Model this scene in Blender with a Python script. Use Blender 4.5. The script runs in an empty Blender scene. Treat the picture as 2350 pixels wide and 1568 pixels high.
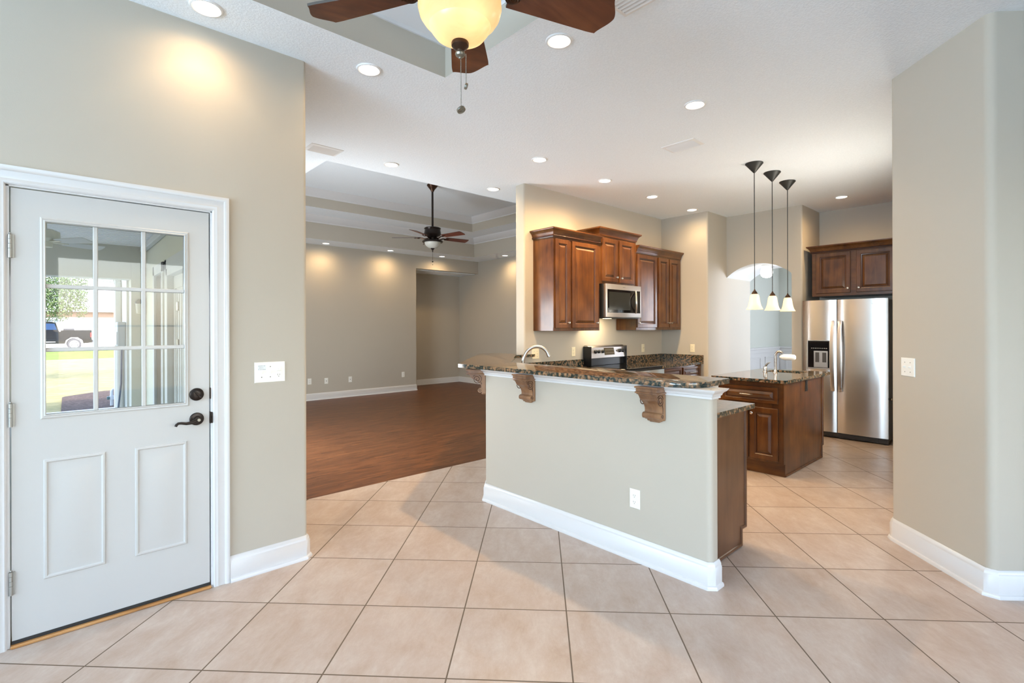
import bpy, bmesh, math, random
from mathutils import Vector, Matrix, Euler
random.seed(7)
PI = math.pi
scene = bpy.context.scene
COL = scene.collection

# ---------------------------------------------------------------- camera
ZC = 3.05                      # ceiling height
cd = bpy.data.cameras.new('camera'); cam = bpy.data.objects.new('camera', cd); COL.objects.link(cam)
cd.sensor_width = 36.0; cd.sensor_fit = 'HORIZONTAL'
cd.lens = 1153.13 / 2350.0 * 36.0
cd.shift_y = -(784.0 - 751.576) / 2350.0
cd.clip_start = 0.05; cd.clip_end = 400
YAW = math.radians(47.623)     # view direction measured from +X
ROLL = math.radians(0.1683)
cam.matrix_world = (Matrix.Translation((0, 0, 1.4123)) @ Matrix.Rotation(YAW - PI/2, 4, 'Z')
                    @ Matrix.Rotation(PI/2, 4, 'X') @ Matrix.Rotation(-ROLL, 4, 'Z'))
scene.camera = cam

# ---------------------------------------------------------------- world, sun, daylight, exposure
vs = scene.view_settings
vs.view_transform = 'Standard'; vs.look = 'None'; vs.exposure = 0.70; vs.gamma = 1.0
vs.use_curve_mapping = False
W = bpy.data.worlds.new('sky'); scene.world = W; W.use_nodes = True
wn = W.node_tree.nodes; wn.clear()
wo = wn.new('ShaderNodeOutputWorld'); wb = wn.new('ShaderNodeBackground'); ws = wn.new('ShaderNodeTexSky')
ws.sky_type = 'NISHITA'; ws.sun_disc = False; ws.sun_elevation = math.radians(52); ws.sun_rotation = math.radians(178)
ws.air_density = 1.0; ws.dust_density = 2.0; ws.ozone_density = 1.0
wb.inputs[1].default_value = 0.9
W.node_tree.links.new(ws.outputs[0], wb.inputs[0]); W.node_tree.links.new(wb.outputs[0], wo.inputs[0])

def light(name, kind, loc, energy, color=(1, 1, 1), rot=None, direction=None, **kw):
    d = bpy.data.lights.new(name, kind); d.energy = energy; d.color = color
    for k, v in kw.items(): setattr(d, k, v)
    o = bpy.data.objects.new(name, d); COL.objects.link(o); o.location = loc
    if direction is not None:
        o.rotation_euler = Vector(direction).to_track_quat('-Z', 'Y').to_euler()
    return o
light('sun', 'SUN', (0, -20, 20), 3.0, (1.0, 0.94, 0.84), direction=(0.12, 0.66, -0.80), angle=0.01)
DAY = (0.60, 0.80, 1.0)
def window_light(name, loc, direction, w, h, e, color=DAY):
    return light(name, 'AREA', loc, e, color, direction=direction, shape='RECTANGLE', size=w, size_y=h)
# area lamps standing in for window daylight, mostly set in window openings
window_light('daylight_nook', (-4.72, 1.30, 1.45), (1, -0.25, 2.0), 2.8, 2.0, 345)
window_light('daylight_family', (-4.72, -1.65, 1.45), (1, 0.1, 2.0), 2.3, 2.0, 120)
window_light('daylight_back', (1.5, -3.10, 1.45), (0.1, 1, 1.4), 3.0, 2.0, 14)
window_light('kitchen_fill', (5.55, 0.785, 1.62), (-0.45, 1, 0.15), 1.2, 0.95, 52, (1.0, 0.93, 0.80))  # lamp added on the solid right wall to brighten the kitchen
window_light('daylight_living', (1.15, 6.2, 1.15), (1, 0, 0.10), 1.6, 1.9, 112, (0.86, 0.94, 1.0))
window_light('daylight_dining', (12.2, 0.1, 1.55), (-1, 0.25, 0.3), 1.9, 1.8, 270, (0.76, 0.85, 1.0))
CY = scene.cycles
CY.max_bounces = 7; CY.diffuse_bounces = 4; CY.glossy_bounces = 4; CY.transmission_bounces = 6
CY.transparent_max_bounces = 8; CY.caustics_reflective = False; CY.caustics_refractive = False
CY.sample_clamp_indirect = 4.0; CY.use_denoising = True

# ---------------------------------------------------------------- materials
def srgb(r, g, b):
    f = lambda c: (c/255/12.92) if c/255 <= 0.04045 else ((c/255+0.055)/1.055)**2.4
    return (f(r), f(g), f(b), 1.0)
class NT:
    def __init__(s, name):
        s.m = bpy.data.materials.new(name); s.m.use_nodes = True
        s.t = s.m.node_tree; s.n = s.t.nodes; s.b = s.n['Principled BSDF']; s.out = s.n['Material Output']
    def new(s, typ, **kw):
        n = s.n.new(typ)
        for k, v in kw.items(): setattr(n, k, v)
        return n
    def link(s, a, b): s.t.links.new(a, b)
    def coord(s, kind='Object'):
        return s.new('ShaderNodeTexCoord').outputs[kind]
    def mapping(s, vec, scale=(1, 1, 1), rot=(0, 0, 0), loc=(0, 0, 0)):
        m = s.new('ShaderNodeMapping'); s.link(vec, m.inputs[0])
        m.inputs['Scale'].default_value = scale; m.inputs['Rotation'].default_value = rot; m.inputs['Location'].default_value = loc
        return m.outputs[0]
    def noise(s, vec, scale, detail=3, rough=0.55, dist=0.0):
        n = s.new('ShaderNodeTexNoise'); s.link(vec, n.inputs['Vector'])
        n.inputs['Scale'].default_value = scale; n.inputs['Detail'].default_value = detail
        n.inputs['Roughness'].default_value = rough; n.inputs['Distortion'].default_value = dist
        return n.outputs[0]
    def ramp(s, fac, stops, interp='LINEAR'):
        r = s.new('ShaderNodeValToRGB'); s.link(fac, r.inputs[0]); cr = r.color_ramp; cr.interpolation = interp
        while len(cr.elements) < len(stops): cr.elements.new(0.5)
        for e, (p, c) in zip(cr.elements, stops): e.position = p; e.color = c
        return r.outputs[0]
    def math(s, op, a, b=None, c=None):
        n = s.new('ShaderNodeMath', operation=op)
        for i, v in enumerate((a, b, c)):
            if v is None: continue
            if isinstance(v, (int, float)): n.inputs[i].default_value = v
            else: s.link(v, n.inputs[i])
        return n.outputs[0]
    def mix(s, fac, a, b, mode='MIX'):
        n = s.new('ShaderNodeMix', data_type='RGBA', blend_type=mode)
        if isinstance(fac, (int, float)): n.inputs[0].default_value = fac
        else: s.link(fac, n.inputs[0])
        for i, v in ((6, a), (7, b)):
            if isinstance(v, tuple): n.inputs[i].default_value = v
            else: s.link(v, n.inputs[i])
        return n.outputs[2]
    def bump(s, h, strength, dist=0.01):
        n = s.new('ShaderNodeBump'); s.link(h, n.inputs['Height'])
        n.inputs['Strength'].default_value = strength; n.inputs['Distance'].default_value = dist
        s.link(n.outputs[0], s.b.inputs['Normal']); return n
    def set(s, **kw):
        for k, v in kw.items():
            k = {'color': 'Base Color', 'rough': 'Roughness', 'metal': 'Metallic', 'spec': 'Specular IOR Level', 'coat': 'Coat Weight',
                 'coat_rough': 'Coat Roughness', 'aniso': 'Anisotropic', 'emit': 'Emission Color', 'estr': 'Emission Strength'}.get(k, k)
            if hasattr(v, 'is_linked'): s.link(v, s.b.inputs[k])
            else: s.b.inputs[k].default_value = v
        return s.m
def plain(name, color, rough=0.5, **kw):
    t = NT(name); return t.set(color=color, rough=rough, **kw)

def m_paint():
    t = NT('wall_paint'); v = t.coord()
    n = t.noise(v, 2.0, 2); c = t.mix(n, srgb(186, 179, 165), srgb(189, 182, 169))
    t.bump(t.noise(v, 240, 2), 0.12, 0.002); return t.set(color=c, rough=0.62, spec=0.35)
def m_ceiling():
    t = NT('ceiling_texture'); v = t.coord()
    a = t.noise(v, 76, 4, 0.6, 0.4); h = t.ramp(a, [(0.40, (0, 0, 0, 1)), (0.60, (1, 1, 1, 1))])
    t.bump(h, 0.22, 0.007); c = t.mix(h, srgb(236, 243, 248), srgb(240, 247, 252))
    return t.set(color=c, rough=0.85, spec=0.2)
def m_tile():
    t = NT('floor_tile'); g = t.new('ShaderNodeNewGeometry').outputs['Position']
    a = math.radians(45 - 0.4)
    m = t.mapping(g, rot=(0, 0, -a))            # rotate so the joints follow x' and y'
    s = t.new('ShaderNodeSeparateXYZ'); t.link(m, s.inputs[0])
    P = 0.5085
    u = t.math('DIVIDE', t.math('SUBTRACT', s.outputs[0], 2.512), P)
    w = t.math('DIVIDE', t.math('SUBTRACT', s.outputs[1], -0.128 - 0.0055), P)
    def edge(x):
        f = t.math('FRACT', x); return t.math('MINIMUM', f, t.math('SUBTRACT', 1.0, f))
    d = t.math('MINIMUM', edge(u), edge(w))
    grout = t.math('LESS_THAN', d, 0.0032 / P)
    cb = t.new('ShaderNodeCombineXYZ'); t.link(t.math('FLOOR', u), cb.inputs[0]); t.link(t.math('FLOOR', w), cb.inputs[1])
    wn_ = t.new('ShaderNodeTexWhiteNoise', noise_dimensions='3D'); t.link(cb.outputs[0], wn_.inputs['Vector'])
    # every tile carries its own cloudy marbling
    off = t.new('ShaderNodeVectorMath', operation='MULTIPLY_ADD'); t.link(wn_.outputs['Color'], off.inputs[0])
    off.inputs[1].default_value = (9, 9, 9); t.link(m, off.inputs[2])
    st = t.mapping(off.outputs[0], scale=(1.0, 1.9, 1.0))
    n1 = t.noise(st, 4.2, 8, 0.72, 0.25); n2 = t.noise(st, 22, 6, 0.75, 0.2)
    c = t.ramp(n1, [(0.30, srgb(170, 149, 132)), (0.5, srgb(185, 169, 157)), (0.68, srgb(197, 185, 175))])
    c = t.mix(t.ramp(n2, [(0.42, (0, 0, 0, 1)), (0.75, (0.55, 0.55, 0.55, 1))]), c, srgb(177, 156, 142))
    c = t.mix(t.math('MULTIPLY', wn_.outputs['Value'], 0.14), c, srgb(175, 153, 136))
    c = t.mix(grout, c, srgb(104, 89, 74))
    h = t.math('SUBTRACT', 1.0, grout); t.bump(h, 0.5, 0.003)
    r = t.math('ADD', t.math('MULTIPLY', grout, 0.45), t.math('MULTIPLY_ADD', n2, 0.12, 0.30))
    return t.set(color=c, rough=r, spec=0.42)
def m_laminate():
    t = NT('laminate_floor'); g = t.new('ShaderNodeNewGeometry').outputs['Position']
    s = t.new('ShaderNodeSeparateXYZ'); t.link(g, s.inputs[0])
    row = t.math('FLOOR', t.math('DIVIDE', s.outputs[1], 0.065))
    wn_ = t.new('ShaderNodeTexWhiteNoise', noise_dimensions='1D'); t.link(row, wn_.inputs['W'])
    colx = t.math('FLOOR', t.math('ADD', t.math('DIVIDE', s.outputs[0], 1.2), t.math('MULTIPLY', wn_.outputs['Value'], 7.0)))
    cb = t.new('ShaderNodeCombineXYZ'); t.link(row, cb.inputs[0]); t.link(colx, cb.inputs[1])
    wn2 = t.new('ShaderNodeTexWhiteNoise', noise_dimensions='3D'); t.link(cb.outputs[0], wn2.inputs['Vector'])
    off = t.new('ShaderNodeVectorMath', operation='MULTIPLY_ADD'); t.link(wn2.outputs['Color'], off.inputs[0])
    off.inputs[1].default_value = (5, 5, 5); t.link(g, off.inputs[2])
    st = t.mapping(off.outputs[0], scale=(2.2, 22, 1))
    n = t.noise(st, 1.6, 5, 0.62, 0.35)
    c = t.ramp(n, [(0.32, srgb(50, 27, 15)), (0.46, srgb(95, 56, 31)), (0.66, srgb(128, 81, 48))])
    c = t.mix(t.math('MULTIPLY', wn2.outputs['Value'], 0.45), c, srgb(82, 47, 26))
    fr = t.math('FRACT', t.math('DIVIDE', s.outputs[1], 0.065))
    c = t.mix(t.math('MULTIPLY', t.math('LESS_THAN', fr, 0.03), 0.6), c, srgb(50, 28, 18))
    return t.set(color=c, rough=0.40, spec=0.3)
def m_granite():
    t = NT('granite'); v = t.coord()
    nz = t.new('ShaderNodeTexNoise'); t.link(v, nz.inputs['Vector']); nz.inputs['Scale'].default_value = 55; nz.inputs['Detail'].default_value = 3; w = nz.outputs['Color']; off = t.new('ShaderNodeVectorMath', operation='MULTIPLY_ADD')
    t.link(w, off.inputs[0]); off.inputs[1].default_value = (0.034,)*3; t.link(v, off.inputs[2])
    vo = t.new('ShaderNodeTexVoronoi'); t.link(off.outputs[0], vo.inputs['Vector']); vo.inputs['Scale'].default_value = 42
    base = t.ramp(vo.outputs['Distance'], [(0.0, srgb(176, 142, 110)), (0.40, srgb(142, 110, 82)), (0.56, srgb(76, 76, 66)), (0.74, srgb(28, 42, 42))])
    hue = t.mix(t.ramp(vo.outputs['Color'], [(0.35, (0, 0, 0, 1)), (0.65, (1, 1, 1, 1))]), base, srgb(40, 56, 54))
    c = t.mix(0.36, base, hue)
    sp = t.noise(v, 300, 2); c = t.mix(t.ramp(sp, [(0.55, (0, 0, 0, 1)), (0.75, (0.6, 0.6, 0.6, 1))]), c, srgb(30, 28, 24))
    return t.set(color=c, rough=0.07, spec=0.6)
def m_wood(name, dark, mid, light_, rough=0.32, axis='Z', coat=0.35, scale=1.0):
    t = NT(name); v = t.coord()
    sc = {'Z': (9, 9, 0.9), 'X': (0.9, 9, 9), 'Y': (9, 0.9, 9)}[axis]
    m = t.mapping(v, scale=tuple(q*scale for q in sc))
    n = t.noise(m, 2.2, 5, 0.6, 0.5); b = t.noise(v, 5.0, 2, 0.5)
    f = t.math('MULTIPLY_ADD', b, 0.55, t.math('MULTIPLY', n, 0.55))
    c = t.ramp(f, [(0.36, dark), (0.54, mid), (0.76, light_)])
    t.set(color=c, rough=rough, spec=0.45); t.b.inputs['Coat Weight'].default_value = coat; t.b.inputs['Coat Roughness'].default_value = 0.14
    return t.m
def m_steel(name='stainless', col=(0.72, 0.705, 0.69, 1), rough=0.26, aniso=0.75):
    t = NT(name); tg = t.new('ShaderNodeTangent', direction_type='RADIAL', axis='Z')
    t.b.inputs['Anisotropic Rotation'].default_value = 0.25
    t.link(tg.outputs[0], t.b.inputs['Tangent'])
    return t.set(color=col, metal=1.0, rough=rough, aniso=aniso)
def m_glass(name='pane_glass', tint=(1, 1, 1, 1)):
    t = NT(name); tr = t.new('ShaderNodeBsdfTransparent'); tr.inputs[0].default_value = tint
    gl = t.new('ShaderNodeBsdfGlossy'); gl.inputs['Roughness'].default_value = 0.02
    fr = t.new('ShaderNodeFresnel'); fr.inputs[0].default_value = 1.35; mx = t.new('ShaderNodeMixShader')
    t.link(fr.outputs[0], mx.inputs[0]); t.link(tr.outputs[0], mx.inputs[1]); t.link(gl.outputs[0], mx.inputs[2])
    t.link(mx.outputs[0], t.out.inputs[0]); return t.m
def m_emit(name, color, strength, base=(0.8, 0.8, 0.8, 1)):
    t = NT(name); return t.set(color=base, emit=color, estr=strength, rough=0.4)
def m_shade(name, tint, trans=0.6, veins=0.0, glow=0.0):
    t = NT(name); v = t.coord()
    n = t.noise(v, 9, 4, 0.6, 1.2); c = t.mix(t.math('MULTIPLY', n, veins), tint, srgb(226, 170, 96))
    tl = t.new('ShaderNodeBsdfTranslucent'); t.link(c, tl.inputs[0]); t.b.inputs['Roughness'].default_value = 0.25
    t.link(c, t.b.inputs['Base Color'])
    if glow: t.link(c, t.b.inputs['Emission Color']); t.b.inputs['Emission Strength'].default_value = glow
    mx = t.new('ShaderNodeMixShader'); mx.inputs[0].default_value = trans
    t.link(t.b.outputs[0], mx.inputs[1]); t.link(tl.outputs[0], mx.inputs[2]); t.link(mx.outputs[0], t.out.inputs[0]); return t.m

PAINT = m_paint(); CEIL = m_ceiling(); TILE = m_tile(); LAM = m_laminate(); GRAN = m_granite()
CAB = m_wood('cabinet_wood', srgb(56, 28, 10), srgb(89, 51, 19), srgb(116, 73, 33))
CABX = m_wood('cabinet_wood_cross', srgb(56, 28, 10), srgb(89, 51, 19), srgb(116, 73, 33), axis='X')
CABY = m_wood('cabinet_wood_depth', srgb(56, 28, 10), srgb(89, 51, 19), srgb(116, 73, 33), axis='Y')
GLAZE = plain('dark_glaze', srgb(58, 28, 12), 0.4)
PANELW = m_wood('island_panel_wood', srgb(74, 46, 28), srgb(92, 59, 37), srgb(106, 71, 47), rough=0.34, coat=0.3)
CORB = m_wood('corbel_wood', srgb(84, 54, 34), srgb(122, 86, 58), srgb(152, 114, 82), rough=0.33)
CORBD = plain('corbel_glaze', srgb(70, 42, 24), 0.4)
BLADE = m_wood('blade_walnut', srgb(66, 33, 20), srgb(98, 54, 34), srgb(126, 76, 48), axis='X', rough=0.4, coat=0.15)
BLADEC = m_wood('blade_cherry', srgb(70, 32, 24), srgb(104, 50, 36), srgb(124, 66, 46), axis='X', rough=0.4, coat=0.15)
TRIM = plain('trim_white', srgb(216, 216, 216), 0.30, spec=0.45)
DOORW = plain('door_white', srgb(197, 196, 193), 0.34, spec=0.4)
WHITE = plain('plastic_white', srgb(240, 239, 232), 0.3)
ALMOND = plain('plastic_almond', srgb(236, 226, 196), 0.35)
SLOT = plain('slot_grey', srgb(120, 116, 108), 0.5)
VENTW = plain('vent_white', srgb(232, 233, 232), 0.45)
VENTD = plain('vent_dark', srgb(60, 60, 58), 0.7)
STEEL = m_steel(); STEELR = m_steel('stainless_panel', (0.60, 0.565, 0.54, 1), 0.42, 0.3); CHROME = plain('nickel', (0.62, 0.58, 0.53, 1), 0.22, metal=1.0)
BRUSH = plain('brushed_nickel', (0.62, 0.60, 0.57, 1), 0.30, metal=1.0)
BLACK = plain('black_plastic', (0.012, 0.012, 0.013, 1), 0.30)
BLACKG = plain('black_glass', (0.006, 0.006, 0.007, 1), 0.05)
DGREY = plain('dark_grey_steel', srgb(70, 66, 63), 0.4)
BRONZE = plain('oil_rubbed_bronze', srgb(72, 52, 40), 0.32, metal=0.75)
BRONZED = plain('dark_bronze', srgb(44, 36, 32), 0.34, metal=0.6)
BLKIRON = plain('matte_black_iron', srgb(38, 40, 38), 0.5)
PEWTER = plain('pewter', srgb(142, 140, 130), 0.35, metal=0.9)
HINGE = plain('satin_steel_hinge', srgb(170, 170, 165), 0.4, metal=0.7)
LENS = m_emit('lamp_lens', (1.0, 0.93, 0.80, 1), 8.0)
GLASS = m_glass()
ALAB = m_shade('alabaster_glass', srgb(251, 226, 182), 0.5, 0.6, 0.25)
FROST = m_shade('frosted_white_glass', srgb(255, 238, 206), 0.5, 0.0, 0.42)
FROSTOFF = m_shade('frosted_glass_unlit', srgb(240, 240, 230), 0.4)
GLOBE = m_emit('globe_glow', (1.0, 0.96, 0.92, 1), 2.5)

# ---------------------------------------------------------------- mesh helpers
WM = {}
class G:
    """collects shapes into one bmesh; obj() links it as one mesh object"""
    def __init__(s): s.bm = bmesh.new(); s.mi = 0
    def _post(s, old):
        for f in s.bm.faces:
            if f not in old: f.material_index = s.mi
    def box(s, x0, x1, y0, y1, z0, z1, bev=0.0, seg=1, M=None):
        old = set(s.bm.faces) if s.mi or bev else None
        m = Matrix.Translation(((x0+x1)/2, (y0+y1)/2, (z0+z1)/2)) @ Matrix.Diagonal((abs(x1-x0), abs(y1-y0), abs(z1-z0), 1))
        r = bmesh.ops.create_cube(s.bm, size=1.0, matrix=m); vs_ = r['verts']
        if bev:
            es = list({e for v in vs_ for e in v.link_edges})
            q = bmesh.ops.bevel(s.bm, geom=es, offset=bev, segments=seg, affect='EDGES', profile=0.5, clamp_overlap=True)
            vs_ = list({v for f in q['faces'] for v in f.verts} | {v for v in vs_ if v.is_valid})
        if M is not None: bmesh.ops.transform(s.bm, matrix=M, verts=vs_)
        if s.mi: s._post(old)
        return s
    def face(s, pts):
        vs_ = [s.bm.verts.new(p) for p in pts]; f = s.bm.faces.new(vs_); f.material_index = s.mi; return f
    def prism(s, poly, z0, z1, fm=None):
        """extrude polygon (list of 2D pts) from z0 to z1; fm maps (a,b,c) to a point"""
        fm = fm or (lambda a, b, c: (a, b, c))
        lo = [s.bm.verts.new(fm(a, b, z0)) for a, b in poly]; hi = [s.bm.verts.new(fm(a, b, z1)) for a, b in poly]
        n = len(poly)
        for i in range(n):
            f = s.bm.faces.new((lo[i], lo[(i+1) % n], hi[(i+1) % n], hi[i])); f.material_index = s.mi
        for c in (lo[::-1], hi):
            f = s.bm.faces.new(c); f.material_index = s.mi
        return s
    def rings(s, loops, cap0=False, cap1=False, close=True, mats=None):
        vv = [[s.bm.verts.new(p) for p in L] for L in loops]
        for k, (a, b) in enumerate(zip(vv, vv[1:])):
            n = len(a)
            for i in range(n if close else n-1):
                f = s.bm.faces.new((a[i], a[(i+1) % n], b[(i+1) % n], b[i])); f.material_index = mats[k] if mats else s.mi
        if cap0: f = s.bm.faces.new(vv[0][::-1]); f.material_index = s.mi
        if cap1: f = s.bm.faces.new(vv[-1]); f.material_index = s.mi
        return s
    def lathe(s, prof, n=32, c=(0, 0, 0), M=None, cap0=False, cap1=False):
        L = []
        for r, z in prof:
            p = [Vector((r*math.cos(2*PI*i/n), r*math.sin(2*PI*i/n), z)) for i in range(n)]
            L.append([(M @ q if M is not None else q) + Vector(c) for q in p])
        return s.rings(L, cap0, cap1)
    def tube(s, pts, r, n=10, cap=True, lobes=0, twist=0.0):
        pts = [Vector(p) for p in pts]; N = len(pts)
        rs = r if isinstance(r, (list, tuple)) else [r]*N
        T = [(pts[min(i+1, N-1)] - pts[max(i-1, 0)]).normalized() for i in range(N)]
        up = Vector((0, 0, 1)) if abs(T[0].z) < 0.9 else Vector((1, 0, 0))
        U = (up - T[0]*up.dot(T[0])).normalized(); L = []; dist = 0
        for i in range(N):
            U = (U - T[i]*U.dot(T[i])).normalized(); V = T[i].cross(U)
            if i: dist += (pts[i]-pts[i-1]).length
            ring = []
            for k in range(n):
                a = 2*PI*k/n; rr = rs[i]*(1 + (0.28*math.cos(lobes*(a - twist*dist)) if lobes else 0))
                ring.append(pts[i] + U*math.cos(a)*rr + V*math.sin(a)*rr)
            L.append(ring)
        return s.rings(L, cap, cap)
    def sphere(s, c, r, sub=2, sc=(1, 1, 1)):
        old = set(s.bm.faces) if s.mi else None
        bmesh.ops.create_icosphere(s.bm, subdivisions=sub, radius=1.0, matrix=Matrix.Translation(c) @ Matrix.Diagonal((r*sc[0], r*sc[1], r*sc[2], 1)))
        if s.mi: s._post(old)
        return s
    def sweep(s, path, prof, fm=None, closed=False):
        """profile (offset to the right of the path, height) swept with mitred corners"""
        fm = fm or (lambda a, b, c: (a, b, c)); P = [Vector((p[0], p[1])) for p in path]; N = len(P); L = []
        def rn(a, b): d = (b-a).normalized(); return Vector((d.y, -d.x))
        for i in range(N):
            if closed or 0 < i < N-1:
                n1 = rn(P[i-1], P[i]); n2 = rn(P[i], P[(i+1) % N]); n = (n1+n2)/(1+n1.dot(n2))
            elif i == 0: n = rn(P[0], P[1])
            else: n = rn(P[-2], P[-1])
            L.append([Vector(fm(P[i].x+n.x*o, P[i].y+n.y*o, h)) for o, h in prof])
        if closed: L.append(L[0])
        return s.rings(L, not closed, not closed, close=True)
    def panel(s, O, U, V, Nn, w, h, loops, back=True):
        """concentric rectangle loops: (inset, height along N, material of the band that ends here)"""
        O, U, V, Nn = map(Vector, (O, U, V, Nn)); L = []; mats = []
        for k, (i, d, m) in enumerate(loops):
            L.append([O+U*i+V*i+Nn*d, O+U*(w-i)+V*i+Nn*d, O+U*(w-i)+V*(h-i)+Nn*d, O+U*i+V*(h-i)+Nn*d])
            if k: mats.append(m)
        s.rings(L, False, True, mats=mats); return s
    def obj(s, name, mats, parent=None, smooth=35, local=False, flat=False):
        bmesh.ops.remove_doubles(s.bm, verts=s.bm.verts, dist=1e-6)
        bmesh.ops.recalc_face_normals(s.bm, faces=s.bm.faces)
        if parent is not None and not local: bmesh.ops.transform(s.bm, matrix=WM[parent.name].inverted(), verts=s.bm.verts)
        me = bpy.data.meshes.new(name); s.bm.to_mesh(me); s.bm.free()
        for m in (mats if isinstance(mats, (list, tuple)) else [mats]): me.materials.append(m)
        if not flat:
            me.shade_smooth(); me.set_sharp_from_angle(angle=math.radians(smooth))
        o = bpy.data.objects.new(name, me); COL.objects.link(o)
        if parent is not None: o.parent = parent; WM[o.name] = WM[parent.name]
        else: WM[o.name] = Matrix.Identity(4)
        return o
def thing(name, label, cat, loc=(0, 0, 0), rz=0.0, group=None):
    o = bpy.data.objects.new(name, None); COL.objects.link(o); o.empty_display_size = 0.05
    o.location = loc; o.rotation_euler = (0, 0, rz); o['label'] = label; o['category'] = cat
    if group: o['group'] = group
    WM[o.name] = Matrix.Translation(loc) @ Matrix.Rotation(rz, 4, 'Z'); return o
def tag(o, label, cat, group=None):
    o['label'] = label; o['category'] = cat
    if group: o['group'] = group
    return o
def struct(o, label=None):
    o['kind'] = 'structure'
    if label: o['label'] = label
    return o
def sroot(name, label=None, loc=(0, 0, 0)):
    o = bpy.data.objects.new(name, None); COL.objects.link(o); o['kind'] = 'structure'; o.location = loc; o.empty_display_size = 0.05
    if label: o['label'] = label
    WM[o.name] = Matrix.Translation(loc); return o
def dup(root, loc, rz=0.0, label=None):
    r = root.copy(); COL.objects.link(r); r.location = loc; r.rotation_euler = (0, 0, rz)
    if label: r['label'] = label
    for ch in list(root.children):
        c = ch.copy(); COL.objects.link(c); c.parent = r
        for g in list(ch.children):
            d = g.copy(); COL.objects.link(d); d.parent = c
    return r
def rounded(poly, radii, seg=6):
    """round the corners of a 2D polygon"""
    out = []; N = len(poly)
    for i, p in enumerate(poly):
        r = radii[i] if isinstance(radii, (list, tuple)) else radii
        P = Vector(p); A = Vector(poly[i-1]); B = Vector(poly[(i+1) % N])
        if not r: out.append((P.x, P.y)); continue
        a = (A-P).normalized(); b = (B-P).normalized(); ang = math.acos(max(-1, min(1, a.dot(b))))
        t = r/math.tan(ang/2); c = P + (a+b).normalized()*(r/math.sin(ang/2))
        p0 = P+a*t; p1 = P+b*t; a0 = math.atan2(p0.y-c.y, p0.x-c.x); a1 = math.atan2(p1.y-c.y, p1.x-c.x)
        d = (a1-a0+PI) % (2*PI) - PI
        for k in range(seg+1):
            q = a0+d*k/seg; out.append((c.x+r*math.cos(q), c.y+r*math.sin(q)))
    return out
def arc(c, r, a0, a1, n, plane='xz'):
    pts = []
    for k in range(n+1):
        a = a0+(a1-a0)*k/n; u, v = r*math.cos(a), r*math.sin(a)
        pts.append((c[0]+u, c[1], c[2]+v) if plane == 'xz' else (c[0]+u, c[1]+v, c[2]))
    return pts
# ================================================================= ROOM SHELL
yL = 3.136                                    # door wall
XE = 1.153                                    # end of the door wall
YW = 4.194                                    # tile / wood joint
KF = 2.608                                    # face of the bar half wall
# floors
g = G(); g.box(-4.75, 12.3, -3.0, YW, -0.12, 0.0); struct(g.obj('floor', TILE), 'beige diagonal tile floor')
g = G(); g.box(1.0, 8.0, YW, 10.8, -0.12, 0.0005); struct(g.obj('floor_wood', LAM), 'dark brown laminate floor of the living room')
g = G(); g.box(8.0, 12.3, YW, 4.6, -0.12, 0.0); struct(g.obj('floor_dining', TILE))
# ceiling with two tray openings
NT_ = (0.20, 1.899, 0.40, 2.723)              # nook tray x0,x1,y0,y1
LT_ = (1.93, 7.256, 4.855, 9.256)             # living tray
def plate_with_holes(g, x0, x1, y0, y1, z, holes):
    xs = sorted({x0, x1} | {h[0] for h in holes} | {h[1] for h in holes}); ys = sorted({y0, y1} | {h[2] for h in holes} | {h[3] for h in holes})
    for xa, xb in zip(xs, xs[1:]):
        for ya, yb in zip(ys, ys[1:]):
            cx, cy = (xa+xb)/2, (ya+yb)/2
            if any(h[0] < cx < h[1] and h[2] < cy < h[3] for h in holes): continue
            g.face([(xa, ya, z), (xa, yb, z), (xb, yb, z), (xb, ya, z)])
g = G(); plate_with_holes(g, -4.9, 12.3, -3.1, 10.8, ZC, [NT_, LT_]); struct(g.obj('ceiling', CEIL, flat=True), 'white knockdown textured ceiling')
def tray(name, x0, x1, y0, y1, z0, zf, ztop, inset, shelf=None):
    """fascia up from z0 to zf, crown from zf to ztop; then a shelf or a lid"""
    g = G()
    for a, b, c, d in ((x0, y0, x1, y0), (x1, y0, x1, y1), (x1, y1, x0, y1), (x0, y1, x0, y0)):
        g.face([(a, b, z0), (c, d, z0), (c, d, ztop), (a, b, ztop)])
    struct(g.obj('trim_fascia_'+name, PAINT, flat=True))
    p = [(x0, y0), (x0, y1), (x1, y1), (x1, y0)]   # clockwise: interior on the right
    h = ztop-zf
    prof = [(0, zf), (0.012, zf), (0.014, zf+0.02), (0.03, zf+0.028), (0.075, zf+h*0.62), (0.095, zf+h*0.78), (0.10, zf+h*0.86), (0.112, ztop), (0, ztop)]
    g = G(); g.sweep(p, prof, closed=True); struct(g.obj('trim_crown_'+name, TRIM))
    g = G()
    if shelf:
        plate_with_holes(g, x0, x1, y0, y1, ztop, [shelf])
    else: g.face([(x0, y0, ztop), (x0, y1, ztop), (x1, y1, ztop), (x1, y0, ztop)])
    struct(g.obj('ceiling_tray_'+name, CEIL, flat=True))
tray('nook', *NT_, ZC, 3.247, 3.345, 0)
IT_ = (2.49, 6.70, 5.51, 8.61)
tray('living_lower', *LT_, ZC, 3.348, 3.478, 0, IT_)
tray('living_upper', *IT_, 3.478, 3.648, 3.778, 0)
g = G(); g.box(-5.6, 12.5, -5.6, 10.9, 4.0, 4.1); struct(g.obj('sun_block_roof', plain('roof_dark', srgb(90, 88, 86), 0.9)))  # unseen roof slab, overhang lengthened to keep the sun off the back window

def wall(name, poly, z0=0.0, z1=ZC+0.01, radii=0, label=None, mat=None):
    g = G(); g.prism(rounded(poly, radii) if radii else poly, z0, z1); return struct(g.obj(name, mat or PAINT, smooth=30), label)
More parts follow.
